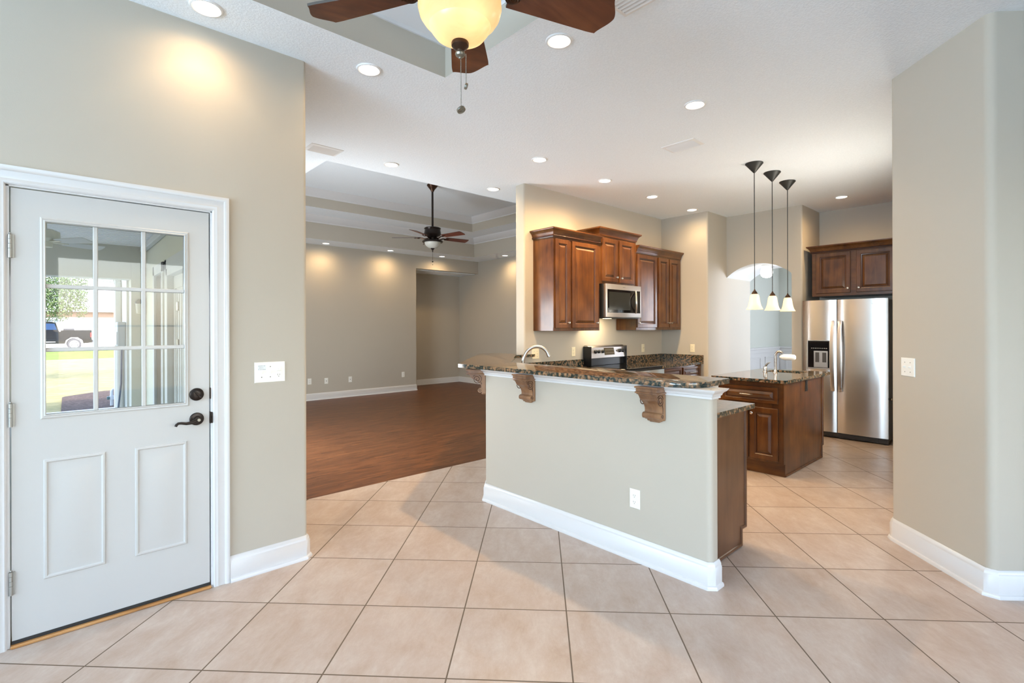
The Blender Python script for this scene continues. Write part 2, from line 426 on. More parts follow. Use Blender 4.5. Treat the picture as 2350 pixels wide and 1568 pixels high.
# door wall (opening x -0.16..0.648, z 0..2.052)
DX0, DX1, DZ = -0.158, 0.646, 2.055
g = G()
g.prism([(-4.75, yL), (DX0, yL), (DX0, 3.30), (-4.75, 3.30)], 0, ZC+0.01)
g.prism(rounded([(DX1, yL), (XE, yL), (XE, 5.35), (1.0, 5.35), (1.0, 3.30), (DX1, 3.30)], [0, 0.022, 0, 0, 0, 0]), 0, ZC+0.01)
g.box(DX0, DX1, yL, 3.30, DZ, ZC+0.01)
struct(g.obj('wall_left', PAINT, smooth=30), 'beige wall with the glazed exterior door')
# living exterior wall beyond (french door 5.35..7.05, window 7.45..8.05)
g = G()
g.box(1.0, XE, 5.35, 7.05, 2.10, ZC+0.01); g.box(1.0, XE, 7.05, 7.40, 0, ZC+0.01); g.box(1.0, XE, 7.40, 8.0, 2.10, ZC+0.01)
g.box(1.0, XE, 8.0, 10.8, 0, ZC+0.01); g.box(1.0, XE, 7.40, 8.0, 0, 0.15)
struct(g.obj('wall_living_left', PAINT, smooth=30))
wall('wall_living_far', [(1.0, 9.855), (6.07, 9.855), (6.07, 10.8), (1.0, 10.8)], radii=[0, 0.02, 0, 0], label='beige far wall of the living room')
g = G(); g.box(6.045, 7.85, 9.8549, 10.0, 2.755, ZC+0.01); struct(g.obj('wall_hall_header', PAINT))
g = G(); g.box(6.05, 8.0, 10.65, 10.8, 0, ZC+0.01); struct(g.obj('wall_hall_back', PAINT))
g = G(); g.box(6.05, 7.87, 9.99, 10.66, 2.74, 2.78); struct(g.obj('ceiling_hall', CEIL))
wall('wall_living_right', [(7.85, 4.26), (8.0, 4.26), (8.0, 10.8), (7.85, 10.8)], label='beige right wall of the living room')
# range wall and the block beside the arch
wall('wall_kitchen_back', [(3.951, 4.119), (7.90, 4.119), (7.90, 4.27), (3.951, 4.27)], radii=[0.022, 0, 0, 0.022], label='beige kitchen wall behind the range')
wall('wall_kitchen_pier', [(6.843, 4.13), (6.843, 3.385), (8.285, 3.385), (8.285, 4.27), (7.9, 4.27), (7.9, 4.13)], radii=[0, 0.022, 0.02, 0, 0, 0])
# arch wall with a barrel-vaulted passage (0.85 m deep)
AX0, AX1, AY0, AY1, AS, AT = 7.436, 8.285, 2.49, 3.385, 2.142, 2.318
half = (AY1-AY0)/2; rise = AT-AS; RA = (half*half+rise*rise)/(2*rise); cyz = AT-RA; a1 = math.asin(half/RA)
archp = [((AY0+AY1)/2 + RA*math.sin(-a1+2*a1*k/28), cyz+RA*math.cos(-a1+2*a1*k/28)) for k in range(29)]
g = G()
for X_ in (AX0, AX1):
    for (ya, za), (yb, zb) in zip(archp, archp[1:]):
        g.face([(X_, ya, za), (X_, yb, zb), (X_, yb, ZC+0.01), (X_, ya, ZC+0.01)])
struct(g.obj('wall_arch', PAINT, flat=True), 'beige wall above the arched passage')
g = G()
for (ya, za), (yb, zb) in zip(archp, archp[1:]):
    g.face([(AX0, ya, za), (AX1, ya, za), (AX1, yb, zb), (AX0, yb, zb)])
struct(g.obj('ceiling_arch', CEIL, smooth=60), 'white barrel vault of the arched passage')
wall('wall_arch_jamb', [(AX0, 2.357), (AX1, 2.357), (AX1, AY0), (AX0, AY0)], radii=[0.022, 0, 0.0, 0.0])
# fridge alcove and the big wall block on the right
g = G(); g.box(8.143, 8.285, 0.70, 2.36, 0, ZC+0.01); struct(g.obj('wall_fridge', PAINT), 'beige wall above the fridge cabinets')
RB = [(4.112, 0.762), (3.604, 0.254), (6.86, -3.0), (8.285, -3.0), (8.285, 0.762)]
wall('wall_right', RB, radii=[0.03, 0.042, 0, 0, 0], label='beige angled wall with the switch plate')
# walls behind the camera with windows
g = G()
for y0, y1 in ((-3.0, -2.80), (-0.50, -0.10), (2.70, 3.30)): g.box(-4.75, -4.6, y0, y1, 0, ZC+0.01)
for y0, y1 in ((-2.80, -0.50), (-0.10, 2.70)): g.box(-4.75, -4.6, y0, y1, 0, 0.45); g.box(-4.75, -4.6, y0, y1, 2.45, ZC+0.01)
struct(g.obj('wall_nook', PAINT))
g = G(); 
for a in ((-4.75, 0.0, 0, ZC+0.01), (3.0, 7.0, 0, ZC+0.01), (0.0, 3.0, 0, 0.45), (0.0, 3.0, 2.45, ZC+0.01)): g.box(a[0], a[1], -3.15, -3.0, a[2], a[3])
struct(g.obj('wall_back', PAINT))
# dining room behind the arch
g = G(); g.box(8.28, 12.25, 4.32, 4.45, 0, ZC+0.01); struct(g.obj('wall_dining_left', plain('dining_paint', srgb(205, 208, 200), 0.6)))
DP = bpy.data.materials['dining_paint']
g = G(); g.box(12.1, 12.25, 1.05, 4.45, 0, ZC+0.01); g.box(12.1, 12.25, -2.6, -0.85, 0, ZC+0.01)
g.box(12.1, 12.25, -0.85, 1.05, 0, 0.65); g.box(12.1, 12.25, -0.85, 1.05, 2.45, ZC+0.01); struct(g.obj('wall_dining_far', DP))
g = G(); g.box(8.28, 12.25, -2.75, -2.6, 0, ZC+0.01); struct(g.obj('wall_dining_right', DP))
g = G()
def wains(x, y, ux, uy, L, n, nx, ny):
    O = Vector((x, y, 0)); U = Vector((ux, uy, 0)); N_ = Vector((nx, ny, 0))
    def bx(a, b, z0, z1, t):
        p = O+U*a; q = O+U*b+N_*t
        g.box(min(p.x, q.x), max(p.x, q.x), min(p.y, q.y), max(p.y, q.y), z0, z1, 0.003)
    bx(0, L, 0, 0.95, 0.012); bx(0, L, 0.93, 0.97, 0.05); bx(0, L, 0.85, 0.93, 0.028); bx(0, L, 0, 0.14, 0.026)
    for k in range(n):
        a = L*(k+0.12)/n; b = L*(k+0.88)/n
        for a_, b_, z0, z1 in ((a, b, 0.74, 0.765), (a, b, 0.24, 0.265), (a, a+0.025, 0.24, 0.765), (b-0.025, b, 0.24, 0.765)): bx(a_, b_, z0, z1, 0.03)
wains(8.29, 4.32, 1, 0, 3.81, 4, 0, -1); wains(12.1, 1.1, 0, 1, 3.2, 3, -1, 0)
struct(g.obj('trim_wainscot', TRIM), 'white chair rail and panelled wainscot')

# baseboards
def bprof(h=0.140, t=0.019):
    return [(0.001, 0.0), (t+0.012, 0.0), (t+0.012, 0.010), (t+0.008, 0.018), (t, 0.021), (t, h-0.035), (t-0.004, h-0.028), (t-0.004, h-0.02), (t-0.010, h-0.006), (0.004, h), (0.001, h)]
def base(name, path, h=0.140, label=None):
    g = G(); g.sweep(path, bprof(h)); return struct(g.obj(name, TRIM, smooth=40), label)
c = 0.02
base('baseboard_left', [(0.722, yL), (XE-c, yL), (XE, yL+c), (XE, YW+1.0)], label='white baseboard between door casing and wall end')
base('baseboard_bar', [(3.60, 4.172), (KF, 3.18), (KF, 1.275+c), (KF+c, 1.275), (2.692, 1.275)], label='white baseboard along the bar half wall')
b_ = base('baseboard_right', [(8.1, 0.762), (4.112+0.012, 0.762), (4.112-0.02, 0.742), (3.604+0.022, 0.276), (3.604+0.022, 0.232), (6.8, -2.94)][0:6], label='white baseboard of the angled right wall')
base('baseboard_living_far', [(1.2, 9.855), (6.07-c, 9.855), (6.07, 9.855+c), (6.07, 10.65)], 0.135)
base('baseboard_hall', [(6.07, 10.65), (7.85, 10.65), (7.85, 4.3)], 0.135)
base('baseboard_pier', [(6.843, 3.445), (6.843, 3.385+c), (6.843+c, 3.385), (8.26, 3.385)])
# trim under the bar top
g = G()
tp = [(0.001, 1.022), (0.010, 1.022), (0.010, 1.034), (0.016, 1.038), (0.018, 1.046), (0.024, 1.054), (0.034, 1.060), (0.040, 1.068), (0.043, 1.0745), (0.001, 1.0745)]
g.sweep([(3.60, 4.172), (KF, 3.18), (KF, 1.275), (2.692, 1.275), (2.692, 1.40)], tp); struct(g.obj('trim_bar', TRIM), 'white moulding under the granite bar top')
# bar half wall (front leg + 45 degree leg)
wall('wall_bar', [(KF, 1.275), (2.692, 1.275), (2.692, 3.145), (3.666, 4.119), (3.951, 4.119), (3.951, 4.272), (3.70, 4.272), (KF, 3.18)], 0, 1.0745,
     radii=[0.03, 0.015, 0, 0, 0, 0, 0, 0.03], label='grey-beige half wall carrying the bar top')

# door casing and jamb
g = G()
fm = lambda a, b, c: (a, yL - c, b)
cp = [(0, 0.0005), (0, 0.012), (0.006, 0.017), (0.014, 0.016), (0.022, 0.019), (0.030, 0.016), (0.055, 0.015), (0.060, 0.020), (0.072, 0.023), (0.080, 0.020), (0.080, 0.0005)]
g.sweep([(0.641, 0.0), (0.641, 2.052), (-0.155, 2.052), (-0.155, 0.0)][::1], [(o, h) for o, h in cp], fm=lambda a, b, c: (a, yL-c, b))
struct(g.obj('trim_1', TRIM, smooth=40), 'white moulded casing round the glazed door')
g = G(); g.box(-0.1585, -0.144, yL-0.004, 3.30, 0, 2.05, 0.001); g.box(0.632, 0.6465, yL-0.004, 3.30, 0, 2.05, 0.001); g.box(-0.1585, 0.6465, yL-0.004, 3.30, 2.043, 2.056, 0.001)
struct(g.obj('trim_2', TRIM)); 
g = G(); g.box(-0.1439, 0.6315, yL-0.022, 3.30, 0.0, 0.014, 0.004)
struct(g.obj('trim_threshold', m_wood('oak_sill', srgb(150, 100, 52), srgb(184, 132, 78), srgb(200, 152, 98), axis='X')), 'oak sill under the glazed door')
# ================================================================= ENTRY DOOR
door = sroot('door_1', 'white nine-light exterior door', (0.243, yL, 0))
d0, d1, dz0, dz1 = -0.139, 0.6255, 0.026, 2.038
gx0, gx1, gz0, gz1 = -0.027, 0.513, 1.018, 1.903
yd = yL - 0.002
g = G()
for a in ((d0, gx0, dz0, dz1), (gx1, d1, dz0, dz1), (gx0, gx1, dz0, gz0), (gx0, gx1, gz1, dz1)): g.box(a[0], a[1], yd, yd+0.044, a[2], a[3])
slab = g.obj('slab', DOORW, door)
g = G(); O = (gx0-0.018, yd, gz0-0.018); w, h = gx1-gx0+0.036, gz1-gz0+0.036
L = []
for i, d in ((0, 0.0), (0.001, 0.004), (0.006, 0.007), (0.012, 0.005), (0.016, 0.008), (0.019, 0.006), (0.019, -0.02)):
    L.append([Vector((O[0]+i, yd-d, O[2]+i)), Vector((O[0]+w-i, yd-d, O[2]+i)), Vector((O[0]+w-i, yd-d, O[2]+h-i)), Vector((O[0]+i, yd-d, O[2]+h-i))])
g.rings(L); g.obj('glazing_frame', DOORW, door)
g = G(); g.box(gx0, gx1, yd+0.018, yd+0.022, gz0, gz1); g.obj('glass_pane', GLASS, door)
g = G()
for xx in (0.150, 0.338): g.box(xx-0.0095, xx+0.0095, yd+0.004, yd+0.0175, gz0, gz1, 0.003)
for zz in (1.315, 1.608): g.box(gx0, gx1, yd+0.0042, yd+0.0172, zz-0.0095, zz+0.0095, 0.003)
g.obj('grille', DOORW, door)
for px in (-0.036, 0.300):
    g = G(); g.panel((px, yd, 0.27), (1, 0, 0), (0, 0, 1), (0, -1, 0), 0.222, 0.545,
                     [(0, 0.0, 0), (0.004, 0.006, 0), (0.011, 0.007, 0), (0.017, 0.0015, 0), (0.026, 0.001, 0), (0.060, 0.007, 0)])
    g.obj('panel', DOORW, door, smooth=25)
g = G(); g.box(d0, d1, yd-0.003, yd+0.04, 0.0145, 0.030, 0.001); g.obj('door_sweep', plain('sweep_black', srgb(40, 40, 40), 0.6), door)
for zz in (1.778, 1.030, 0.287):
    g = G(); g.tube([(-0.1415, yd-0.006, zz-0.052+0.0208*k+0.0005) for k in range(2)], 0.0075, 12)
    for k in range(1, 5): g.tube([(-0.1415, yd-0.006, zz-0.052+0.0208*k+0.0005), (-0.1415, yd-0.006, zz-0.052+0.0208*(k+1)-0.0008)], 0.0075, 12)
    g.sphere((-0.1415, yd-0.006, zz+0.056), 0.005, 1)
    g.box(-0.1415, -0.128, yd-0.004, yd-0.0005, zz-0.05, zz+0.05); g.obj('hinge', HINGE, door)
RY = Matrix.Rotation(PI/2, 4, 'X')            # lathe axis -> -Y
dx, dz = 0.566, 1.058
dead = G(); dead.lathe([(0.0, 0.016), (0.012, 0.016), (0.028, 0.0145), (0.0325, 0.011), (0.034, 0.005), (0.034, 0.0)], 36, (dx, yd, dz), RY)
dead = dead.obj('deadbolt', BRONZED, door)
g = G(); g.box(-0.024, 0.024, -0.0045, 0.0045, 0.014, 0.026, 0.003, M=Matrix.Translation((dx+0.003, yd, dz)) @ RY @ Matrix.Rotation(math.radians(-52), 4, 'Z'))
g.obj('thumb_turn', BRONZED, dead)
lz = 0.926
lev = G(); lev.lathe([(0.0, 0.018), (0.014, 0.018), (0.017, 0.012), (0.030, 0.010), (0.0335, 0.006), (0.034, 0.0)], 36, (dx, yd, lz), RY)
lev.tube([(dx, yd-0.014, lz), (dx, yd-0.044, lz)], 0.011, 14)
lp = [(dx+0.010, -0.044, 0.003), (dx-0.005, -0.047, -0.001), (dx-0.030, -0.049, -0.010), (dx-0.055, -0.049, -0.012), (dx-0.078, -0.048, -0.007), (dx-0.090, -0.047, -0.007), (dx-0.098, -0.046, -0.014), (dx-0.101, -0.046, -0.022)]
lev.tube([(x, yd+y, lz+z) for x, y, z in lp], [0.011, 0.0115, 0.009, 0.0075, 0.0065, 0.0065, 0.007, 0.0065], 12)
lev = lev.obj('lever_handle', BRONZED, door)
g = G(); g.lathe([(0.0, 0.060), (0.007, 0.060), (0.0085, 0.057), (0.0085, 0.05)], 16, (dx+0.001, yd, lz+0.001), RY); g.obj('privacy_button', PEWTER, lev)
g = G()
for zz, hh in ((1.058, 0.03), (0.926, 0.032)): g.box(0.6268, 0.6335, yd-0.004, yd+0.012, zz-hh, zz+hh, 0.001)
g.box(0.633, 0.640, yL-0.016, yL-0.003, 0.926-0.03, 0.926+0.03, 0.002); g.obj('strike_plate', BRONZED, door)

# ================================================================= BAR TOP
poly = rounded([(2.975, 1.335), (2.975, 3.285), (3.755, 4.065), (4.065, 4.065), (4.065, 4.118), (3.949, 4.118), (3.949, 4.62), (3.69, 4.62), (2.530, 3.455), (2.530, 1.335)],
               [0.012, 0, 0, 0, 0, 0, 0.01, 0.02, 0.015, 0.17], 8)
g = G(); g.prism(poly, 1.0750, 1.1050)
es = [e for e in g.bm.edges if abs(e.verts[0].co.z-e.verts[1].co.z) < 1e-6]
bmesh.ops.bevel(g.bm, geom=es, offset=0.004, segments=2, affect='EDGES', profile=0.5)
tag(g.obj('bar_countertop', GRAN), 'polished brown granite raised bar top on the half wall', 'countertop')
# granite riser and lower kitchen counter behind the bar (one continuous stone with the corner sink)
ZT, ZB = 0.914, 0.884
cpoly = rounded([(2.694, 1.345), (3.362, 1.345), (3.362, 3.02), (3.815, 3.465), (4.968, 3.465), (4.968, 4.117), (3.67, 4.117), (2.694, 3.141)], [0, 0.01, 0, 0, 0, 0, 0, 0])
t_ = thing('kitchen_counter', 'lower brown granite counter wrapping the corner behind the bar', 'countertop', (3.2, 2.4, ZB))
g = G(); g.prism(cpoly, ZB, ZT); g.obj('slab', GRAN, t_)
g = G(); g.prism([(2.693, 1.40), (2.71, 1.40), (2.71, 3.138), (3.679, 4.107), (3.667, 4.1185), (2.693, 3.1445)], ZT, 1.0745)
g.box(3.72, 4.968, 4.095, 4.118, ZT, 1.007); g.obj('backsplash', GRAN, t_)
t_ = thing('range_side_counter', 'brown granite counter with backsplash between range and pier', 'countertop', (6.3, 3.8, ZB))
g = G(); g.prism([(5.742, 3.45), (6.841, 3.45), (6.841, 4.117), (5.742, 4.117)], ZB, ZT); g.obj('slab', GRAN, t_)
g = G(); g.box(5.742, 6.841, 4.095, 4.118, ZT, 1.008); g.box(6.819, 6.8425, 3.45, 4.095, ZT, 1.008); g.obj('backsplash', GRAN, t_)
# corner faucet (arc)
def faucet_arc():
    t = thing('kitchen_faucet', 'tall arched steel faucet rising behind the granite bar', 'faucet', (3.37, 3.545, ZT), -PI/4)
    g = G(); g.lathe([(0.027, 0), (0.027, 0.006), (0.020, 0.012), (0.0175, 0.04), (0.0, 0.04)], 24); g.obj('base', BRUSH, t, local=True)
    pts = [(0, 0, 0.03), (0.0, 0, 0.12), (0.006, 0, 0.17), (0.022, 0, 0.222), (0.05, 0, 0.268), (0.09, 0, 0.298), (0.135, 0, 0.311), (0.18, 0, 0.305), (0.215, 0, 0.285), (0.24, 0, 0.257), (0.252, 0, 0.235)]
    P = [Vector(p) for p in pts]; dense = []
    for i in range(len(P)-1):
        p0, p1, p2, p3 = P[max(i-1, 0)], P[i], P[i+1], P[min(i+2, len(P)-1)]
        for k in range(4):
            u = k/4; dense.append(0.5*((2*p1)+(p2-p0)*u+(2*p0-5*p1+4*p2-p3)*u*u+(3*p1-p0-3*p2+p3)*u**3))
    dense.append(P[-1])
    g = G(); g.tube(dense, [0.0155]*(len(dense)-6)+[0.0158, 0.016, 0.0165, 0.0165, 0.017, 0.018], 14); g.obj('spout', BRUSH, t, local=True)
    g = G(); g.tube([(0.247, 0, 0.24), (0.262, 0, 0.215)], [0.0175, 0.0195], 14); g.obj('spray_head', BRUSH, t, local=True)
    return t
faucet_arc()

# ================================================================= CORBELS (local: +Y out of the wall, x across, z down from the top)
def corbel_parts(t, depth, w=0.128, back=0.0):
    k = depth/0.115
    hw = w/2
    g = G()
    g.box(-hw-0.012, hw+0.012, back, depth, -0.010, 0.0, 0.002); g.box(-hw-0.004, hw+0.004, back, depth-0.006*k, -0.030, -0.010, 0.001)
    g.box(-hw-0.010, hw+0.010, back, depth-0.001, -0.040, -0.030, 0.004, 2); g.box(-hw-0.002, hw+0.002, back, depth-0.010*k, -0.046, -0.040)
    g.obj('capital', CORB, t, local=True)
    pr = [(0.0, -0.045), (0.100, -0.045), (0.098, -0.052), (0.091, -0.057), (0.086, -0.066), (0.078, -0.077), (0.066, -0.086), (0.054, -0.094), (0.044, -0.104), (0.035, -0.117), (0.029, -0.130), (0.027, -0.142), (0.028, -0.150), (0.033, -0.157), (0.0, -0.165)]
    g = G(); g.prism([(a*k if a*k > back else back, b) for a, b in pr], -hw+0.006, hw-0.006, fm=lambda a, b, c: (c, a, b)); g.obj('body', CORB, t, local=True, smooth=50)
    g = G(); g.tube([(-hw+0.002, 0.034*k, -0.173), (hw-0.002, 0.034*k, -0.173)], 0.0185, 20); g.obj('scroll_foot', CORB, t, local=True)
    g = G(); g.box(-hw, hw, back, 0.022*k, -0.198, -0.04, 0.003); g.box(-hw*0.72, hw*0.72, back, 0.026*k, -0.206, -0.190, 0.004); g.box(-hw*0.5, hw*0.5, back, 0.020*k, -0.212, -0.204, 0.003)
    g.obj('back_plate', CORB, t, local=True)
    for sx in (-1, 1):
        g = G(); pts = []
        for i in range(52):
            a = 0.6 + i*0.25; r = 0.031*k**0.4*(1-i/52)**0.8+0.004
            pts.append((sx*(hw-0.0055), 0.050*k + r*math.cos(a), -0.081 + r*math.sin(a)))
        tail = [(sx*(hw-0.0055), 0.030*k, -0.106), (sx*(hw-0.0055), 0.022*k, -0.125), (sx*(hw-0.0055), 0.021*k, -0.150), (sx*(hw-0.0055), 0.022*k, -0.160)]
        g.tube(pts, 0.0026, 8); g.tube(tail, 0.0024, 8)
        pts2 = []
        for i in range(22):
            a = i*0.36; r = 0.0125-0.009*i/21
            pts2.append((sx*(hw-0.002), 0.034*k+r*math.cos(a), -0.173+r*math.sin(a)))
        g.tube(pts2, 0.002, 8); g.obj('volute', CORBD, t, local=True)
ct = 1.0680
cb = thing('bar_corbel', 'carved brown wood corbel under the bar top nearer the bar end', 'corbel', (KF, 1.608, ct), PI/2, 'carved corbels under the bar top')
corbel_parts(cb, 0.112)
dup(cb, (KF, 2.668, ct), PI/2, 'carved brown wood corbel under the bar top, middle one of three')
cb = thing('bar_corbel', 'carved wood corbel seen edge-on past the far corner of the bar', 'corbel', (KF+0.055, 3.18+0.055, ct), PI/4, 'carved corbels under the bar top')
corbel_parts(cb, 0.165)
# ================================================================= CABINETS
def raised(g, O, U, V, N, w, h, fw=0.052, t=0.020):
    g.panel(O, U, V, N, w, h, [(0, 0, 0), (0, t-0.004, 0), (0.004, t, 0), (fw-0.006, t, 0), (fw-0.003, t-0.0025, 1), (fw, t-0.006, 0), (fw+0.006, t-0.007, 0), (fw+0.010, t-0.013, 1), (fw+0.013, t-0.013, 1), (fw+0.034, t-0.004, 0), (fw+0.036, t-0.003, 1), (fw+0.037, t-0.003, 0)])
def knob(parent, p, N, mat=None, r=0.0145):
    N = Vector(N); M = N.to_track_quat('Z', 'Y').to_matrix().to_4x4()
    g = G(); g.lathe([(0.0, 0.026), (r*0.6, 0.0255), (r*0.95, 0.0225), (r, 0.018), (r*0.85, 0.014), (0.0065, 0.010), (0.0055, 0.005), (0.009, 0.0)], 18, p, M); return g.obj('knob', mat or CHROME, parent)
def cdoor(cab, O, U, N, w, h, knobpos=None, name='door', mat=None, fw=0.052):
    g = G(); raised(g, O, U, (0, 0, 1), N, w, h, fw); d = g.obj(name, [mat or CAB, GLAZE], cab, smooth=20)
    if knobpos: knob(d, Vector(O)+Vector(U)*knobpos[0]+Vector((0, 0, knobpos[1]))+Vector(N)*0.02, N)
    return d
CROWN = [(0.0, 0.0), (0.010, 0.0), (0.013, 0.010), (0.013, 0.020), (0.018, 0.026), (0.024, 0.045), (0.034, 0.062), (0.046, 0.072), (0.054, 0.078), (0.058, 0.083), (0.058, 0.096), (0.0, 0.096)]
def crown(cab, path, z, rope=None):
    g = G(); g.sweep(path, [(o, z+h) for o, h in CROWN]); g.obj('crown_moulding', [CABX], cab, smooth=40)
    if rope:
        # twisted rope bead just under the cove
        P = [Vector(p) for p in path]; off = []
        for i in range(len(P)):
            def rn(a, b): d = (b-a).normalized(); return Vector((d.y, -d.x))
            if 0 < i < len(P)-1: n1 = rn(P[i-1], P[i]); n2 = rn(P[i], P[i+1]); n = (n1+n2)/(1+n1.dot(n2))
            else: n = rn(P[0], P[1]) if i == 0 else rn(P[-2], P[-1])
            off.append(P[i]+n*0.016)
        g = G()
        for a, b in zip(off, off[1:]):
            N_ = max(2, int((b-a).length/0.005))
            g.tube([(a.x+(b.x-a.x)*k/N_, a.y+(b.y-a.y)*k/N_, z+0.013) for k in range(N_+1)], 0.0085, 8, lobes=2, twist=190.0)
        g.obj('rope_moulding', [GLAZE if rope == 2 else CABX], cab, smooth=60)
YF = 3.805; YWK = 4.117
def upper(name, label, x0, x1, z0, z1, doors, rope=0, ends='lr', crz=None):
    t = thing(name, label, 'cabinet', ((x0+x1)/2, YWK, z0))
    g = G(); g.box(x0, x1, YF+0.003, YWK, z0, z1, 0.002); g.box(x0-0.002, x0+0.02, YWK-0.02, YWK, z0, z1); g.obj('body', CAB, t)
    g = G(); xs = [x0]+[v for d in doors for v in d[:2]]+[x1]
    fz0, fz1 = doors[0][2], doors[0][3]
    for i in range(0, len(xs), 2): g.box(xs[i]-(0.006 if i else 0), xs[i+1]+(0.006 if i+2 < len(xs) else 0), YF-0.001, YF+0.004, z0, z1)
    g.box(x0, x1, YF-0.0008, YF+0.004, z0, fz0+0.008); g.box(x0, x1, YF-0.0008, YF+0.004, fz1-0.008, z1); g.obj('face_frame', CAB, t)
    for d in doors:
        a, b, za, zb, kx = d
        cdoor(t, (a, YF, za), (1, 0, 0), (0, -1, 0), b-a, zb-za, ((b-a-0.028) if kx == 'r' else 0.028, 0.062))
    path = ([(x0, YWK)] if 'l' in ends else [])+[(x0, YF), (x1, YF)]+([(x1, YWK)] if 'r' in ends else [])
    crown(t, path, (crz or z1)-0.012, rope); return t
upper('upper_cabinet', 'brown wood upper cabinet with two tall doors, over the faucet', 4.092, 4.912, 1.371, 2.432, [(4.115, 4.352, 1.402, 2.400, 'r'), (4.397, 4.868, 1.402, 2.400, 'r')], rope=2, ends='l')
upper('microwave_cabinet', 'short brown wood upper cabinet above the microwave', 4.914, 5.690, 1.945, 2.545, [(4.958, 5.268, 1.976, 2.505, 'r'), (5.312, 5.630, 1.970, 2.505, 'l')])
upper('upper_cabinet', 'brown wood upper cabinet with three doors, beside the pier', 5.692, 6.840, 1.371, 2.412, [(5.705, 6.178, 1.405, 2.378, 'l'), (6.228, 6.492, 1.405, 2.378, 'r'), (6.514, 6.790, 1.405, 2.378, 'l')], ends='')
# microwave
t = thing('microwave', 'stainless over-the-range microwave hung under the short cabinet', 'microwave', (5.31, 3.9, 1.53))
MY = 3.722
g = G(); g.box(4.938, 5.690, MY+0.045, 4.116, 1.532, 1.943, 0.004); g.obj('body', BLACK, t)
md = G(); md.box(4.940, 5.690, MY, MY+0.044, 1.533, 1.942, 0.006, 2); md = md.obj('front', STEELR, t)
g = G(); g.box(4.966, 5.662, MY-0.0025, MY+0.002, 1.590, 1.876, 0.001); g.obj('window', BLACKG, t)
g = G(); g.box(4.995, 5.44, MY-0.0032, MY-0.0024, 1.625, 1.845); g.obj('window_screen', plain('window_mesh', srgb(46, 48, 46), 0.12), t)
hp = [(5.560-0.055*math.sin(PI*k/14), MY-0.004-0.045*math.sin(PI*k/14), 1.590+0.285*k/14) for k in range(15)]
g = G(); g.tube(hp, [0.010]+[0.0135]*13+[0.010], 12); g.obj('handle', BRUSH, t)
g = G()
for k in range(3): g.box(5.285+k*0.018, 5.293+k*0.018, MY-0.0012, MY, 1.905, 1.914)
g.obj('badge', plain('badge_grey', srgb(120, 116, 112), 0.4), t)
g = G(); g.box(4.95, 5.68, MY+0.03, 4.10, 1.520, 1.533, 0.002); ub = g.obj('vent_grille', BLACK, t)
g = G(); g.box(5.05, 5.15, 3.80, 3.86, 1.5175, 1.5215); g.obj('task_lamp', m_emit('task_lamp_glow', (1.0, 0.80, 0.50, 1), 6.0), t)
l = light('microwave_task_light', 'AREA', (5.16, 3.93, 1.512), 3.2, (1.0, 0.78, 0.48), direction=(0, 0.25, -1), shape='RECTANGLE', size=0.35, size_y=0.1); l.parent = t; l.location = Vector(l.location)-Vector(t.location)
# range
t = thing('range', 'stainless electric range with black glass cooktop', 'stove', (5.355, 3.8, 0))
RX0, RX1 = 4.975, 5.737
g = G(); g.box(RX0, RX1, 3.45, 4.116, 0.02, 0.908, 0.004); g.obj('body', BLACK, t)
g = G(); g.box(RX0+0.002, RX1-0.002, 3.43, 4.06, 0.9085, 0.9185, 0.003); g.obj('cooktop', BLACKG, t)
bgp = [(4.02, 1.010), (3.995, 1.018), (4.022, 1.150), (4.040, 1.172), (4.065, 1.180), (4.100, 1.178), (4.112, 1.165), (4.112, 1.010)]
g = G(); g.prism(bgp, RX0+0.004, RX1-0.004, fm=lambda a, b, c: (c, a, b)); g.obj('backguard', STEELR, t, smooth=25)
g = G(); g.box(RX0+0.006, RX1-0.006, 4.03, 4.112, 0.919, 1.012, 0.003); g.box(RX0, RX0+0.006, 3.98, 4.112, 0.92, 1.165, 0.002); g.box(RX1-0.006, RX1, 3.98, 4.112, 0.92, 1.165, 0.002); g.obj('backguard_base', BLACK, t)
nrm = Vector((0, -0.979, 0.2)).normalized()
def on_bg(x, z): return Vector((x, 3.995+(z-1.018)*0.2045, z))
MQ = nrm.to_track_quat('Z', 'Y').to_matrix().to_4x4()
for x in (5.090, 5.160, 5.245, 5.610, 5.675):
    g = G(); g.lathe([(0.0, 0.024), (0.013, 0.024), (0.018, 0.020), (0.0225, 0.012), (0.0235, 0.0)], 20, on_bg(x, 1.097), MQ)
    g.box(-0.0035, 0.0035, -0.02, 0.02, 0.018, 0.028, 0.001, M=Matrix.Translation(on_bg(x, 1.097)) @ MQ); g.obj('knob', BLACK, t)
g = G(); p = on_bg(5.385, 1.096); g.box(-0.105, 0.105, -0.047, 0.047, -0.002, 0.004, 0.002, M=Matrix.Translation(p) @ MQ); disp = g.obj('display', plain('range_display', srgb(74, 64, 44), 0.15), t)
BTN = plain('button_grey', srgb(120, 110, 88), 0.4)
for r_ in range(2):
    for k in range(8):
        p = on_bg(5.305+k*0.023, 1.075+r_*0.04); g = G(); g.box(-0.006, 0.006, -0.004, 0.004, 0.004, 0.005, M=Matrix.Translation(p) @ MQ); g.obj('button', BTN, disp)
g = G(); p = on_bg(5.545, 1.097); g.lathe([(0, 0.006), (0.007, 0.005), (0.008, 0)], 14, p, MQ); g.obj('indicator', BLACK, t)
g = G(); g.box(RX0+0.003, RX1-0.003, 3.412, 3.449, 0.26, 0.88, 0.006, 2); od = g.obj('oven_door', STEEL, t)
g = G(); g.tube([(RX0+0.05, 3.40, 0.81), (RX0+0.06, 3.37, 0.815), (RX1-0.06, 3.37, 0.815), (RX1-0.05, 3.40, 0.81)], 0.011, 12); g.obj('handle', BRUSH, od)
g = G(); g.box(RX0+0.12, RX1-0.12, 3.409, 3.413, 0.40, 0.70); g.obj('window', BLACKG, od)
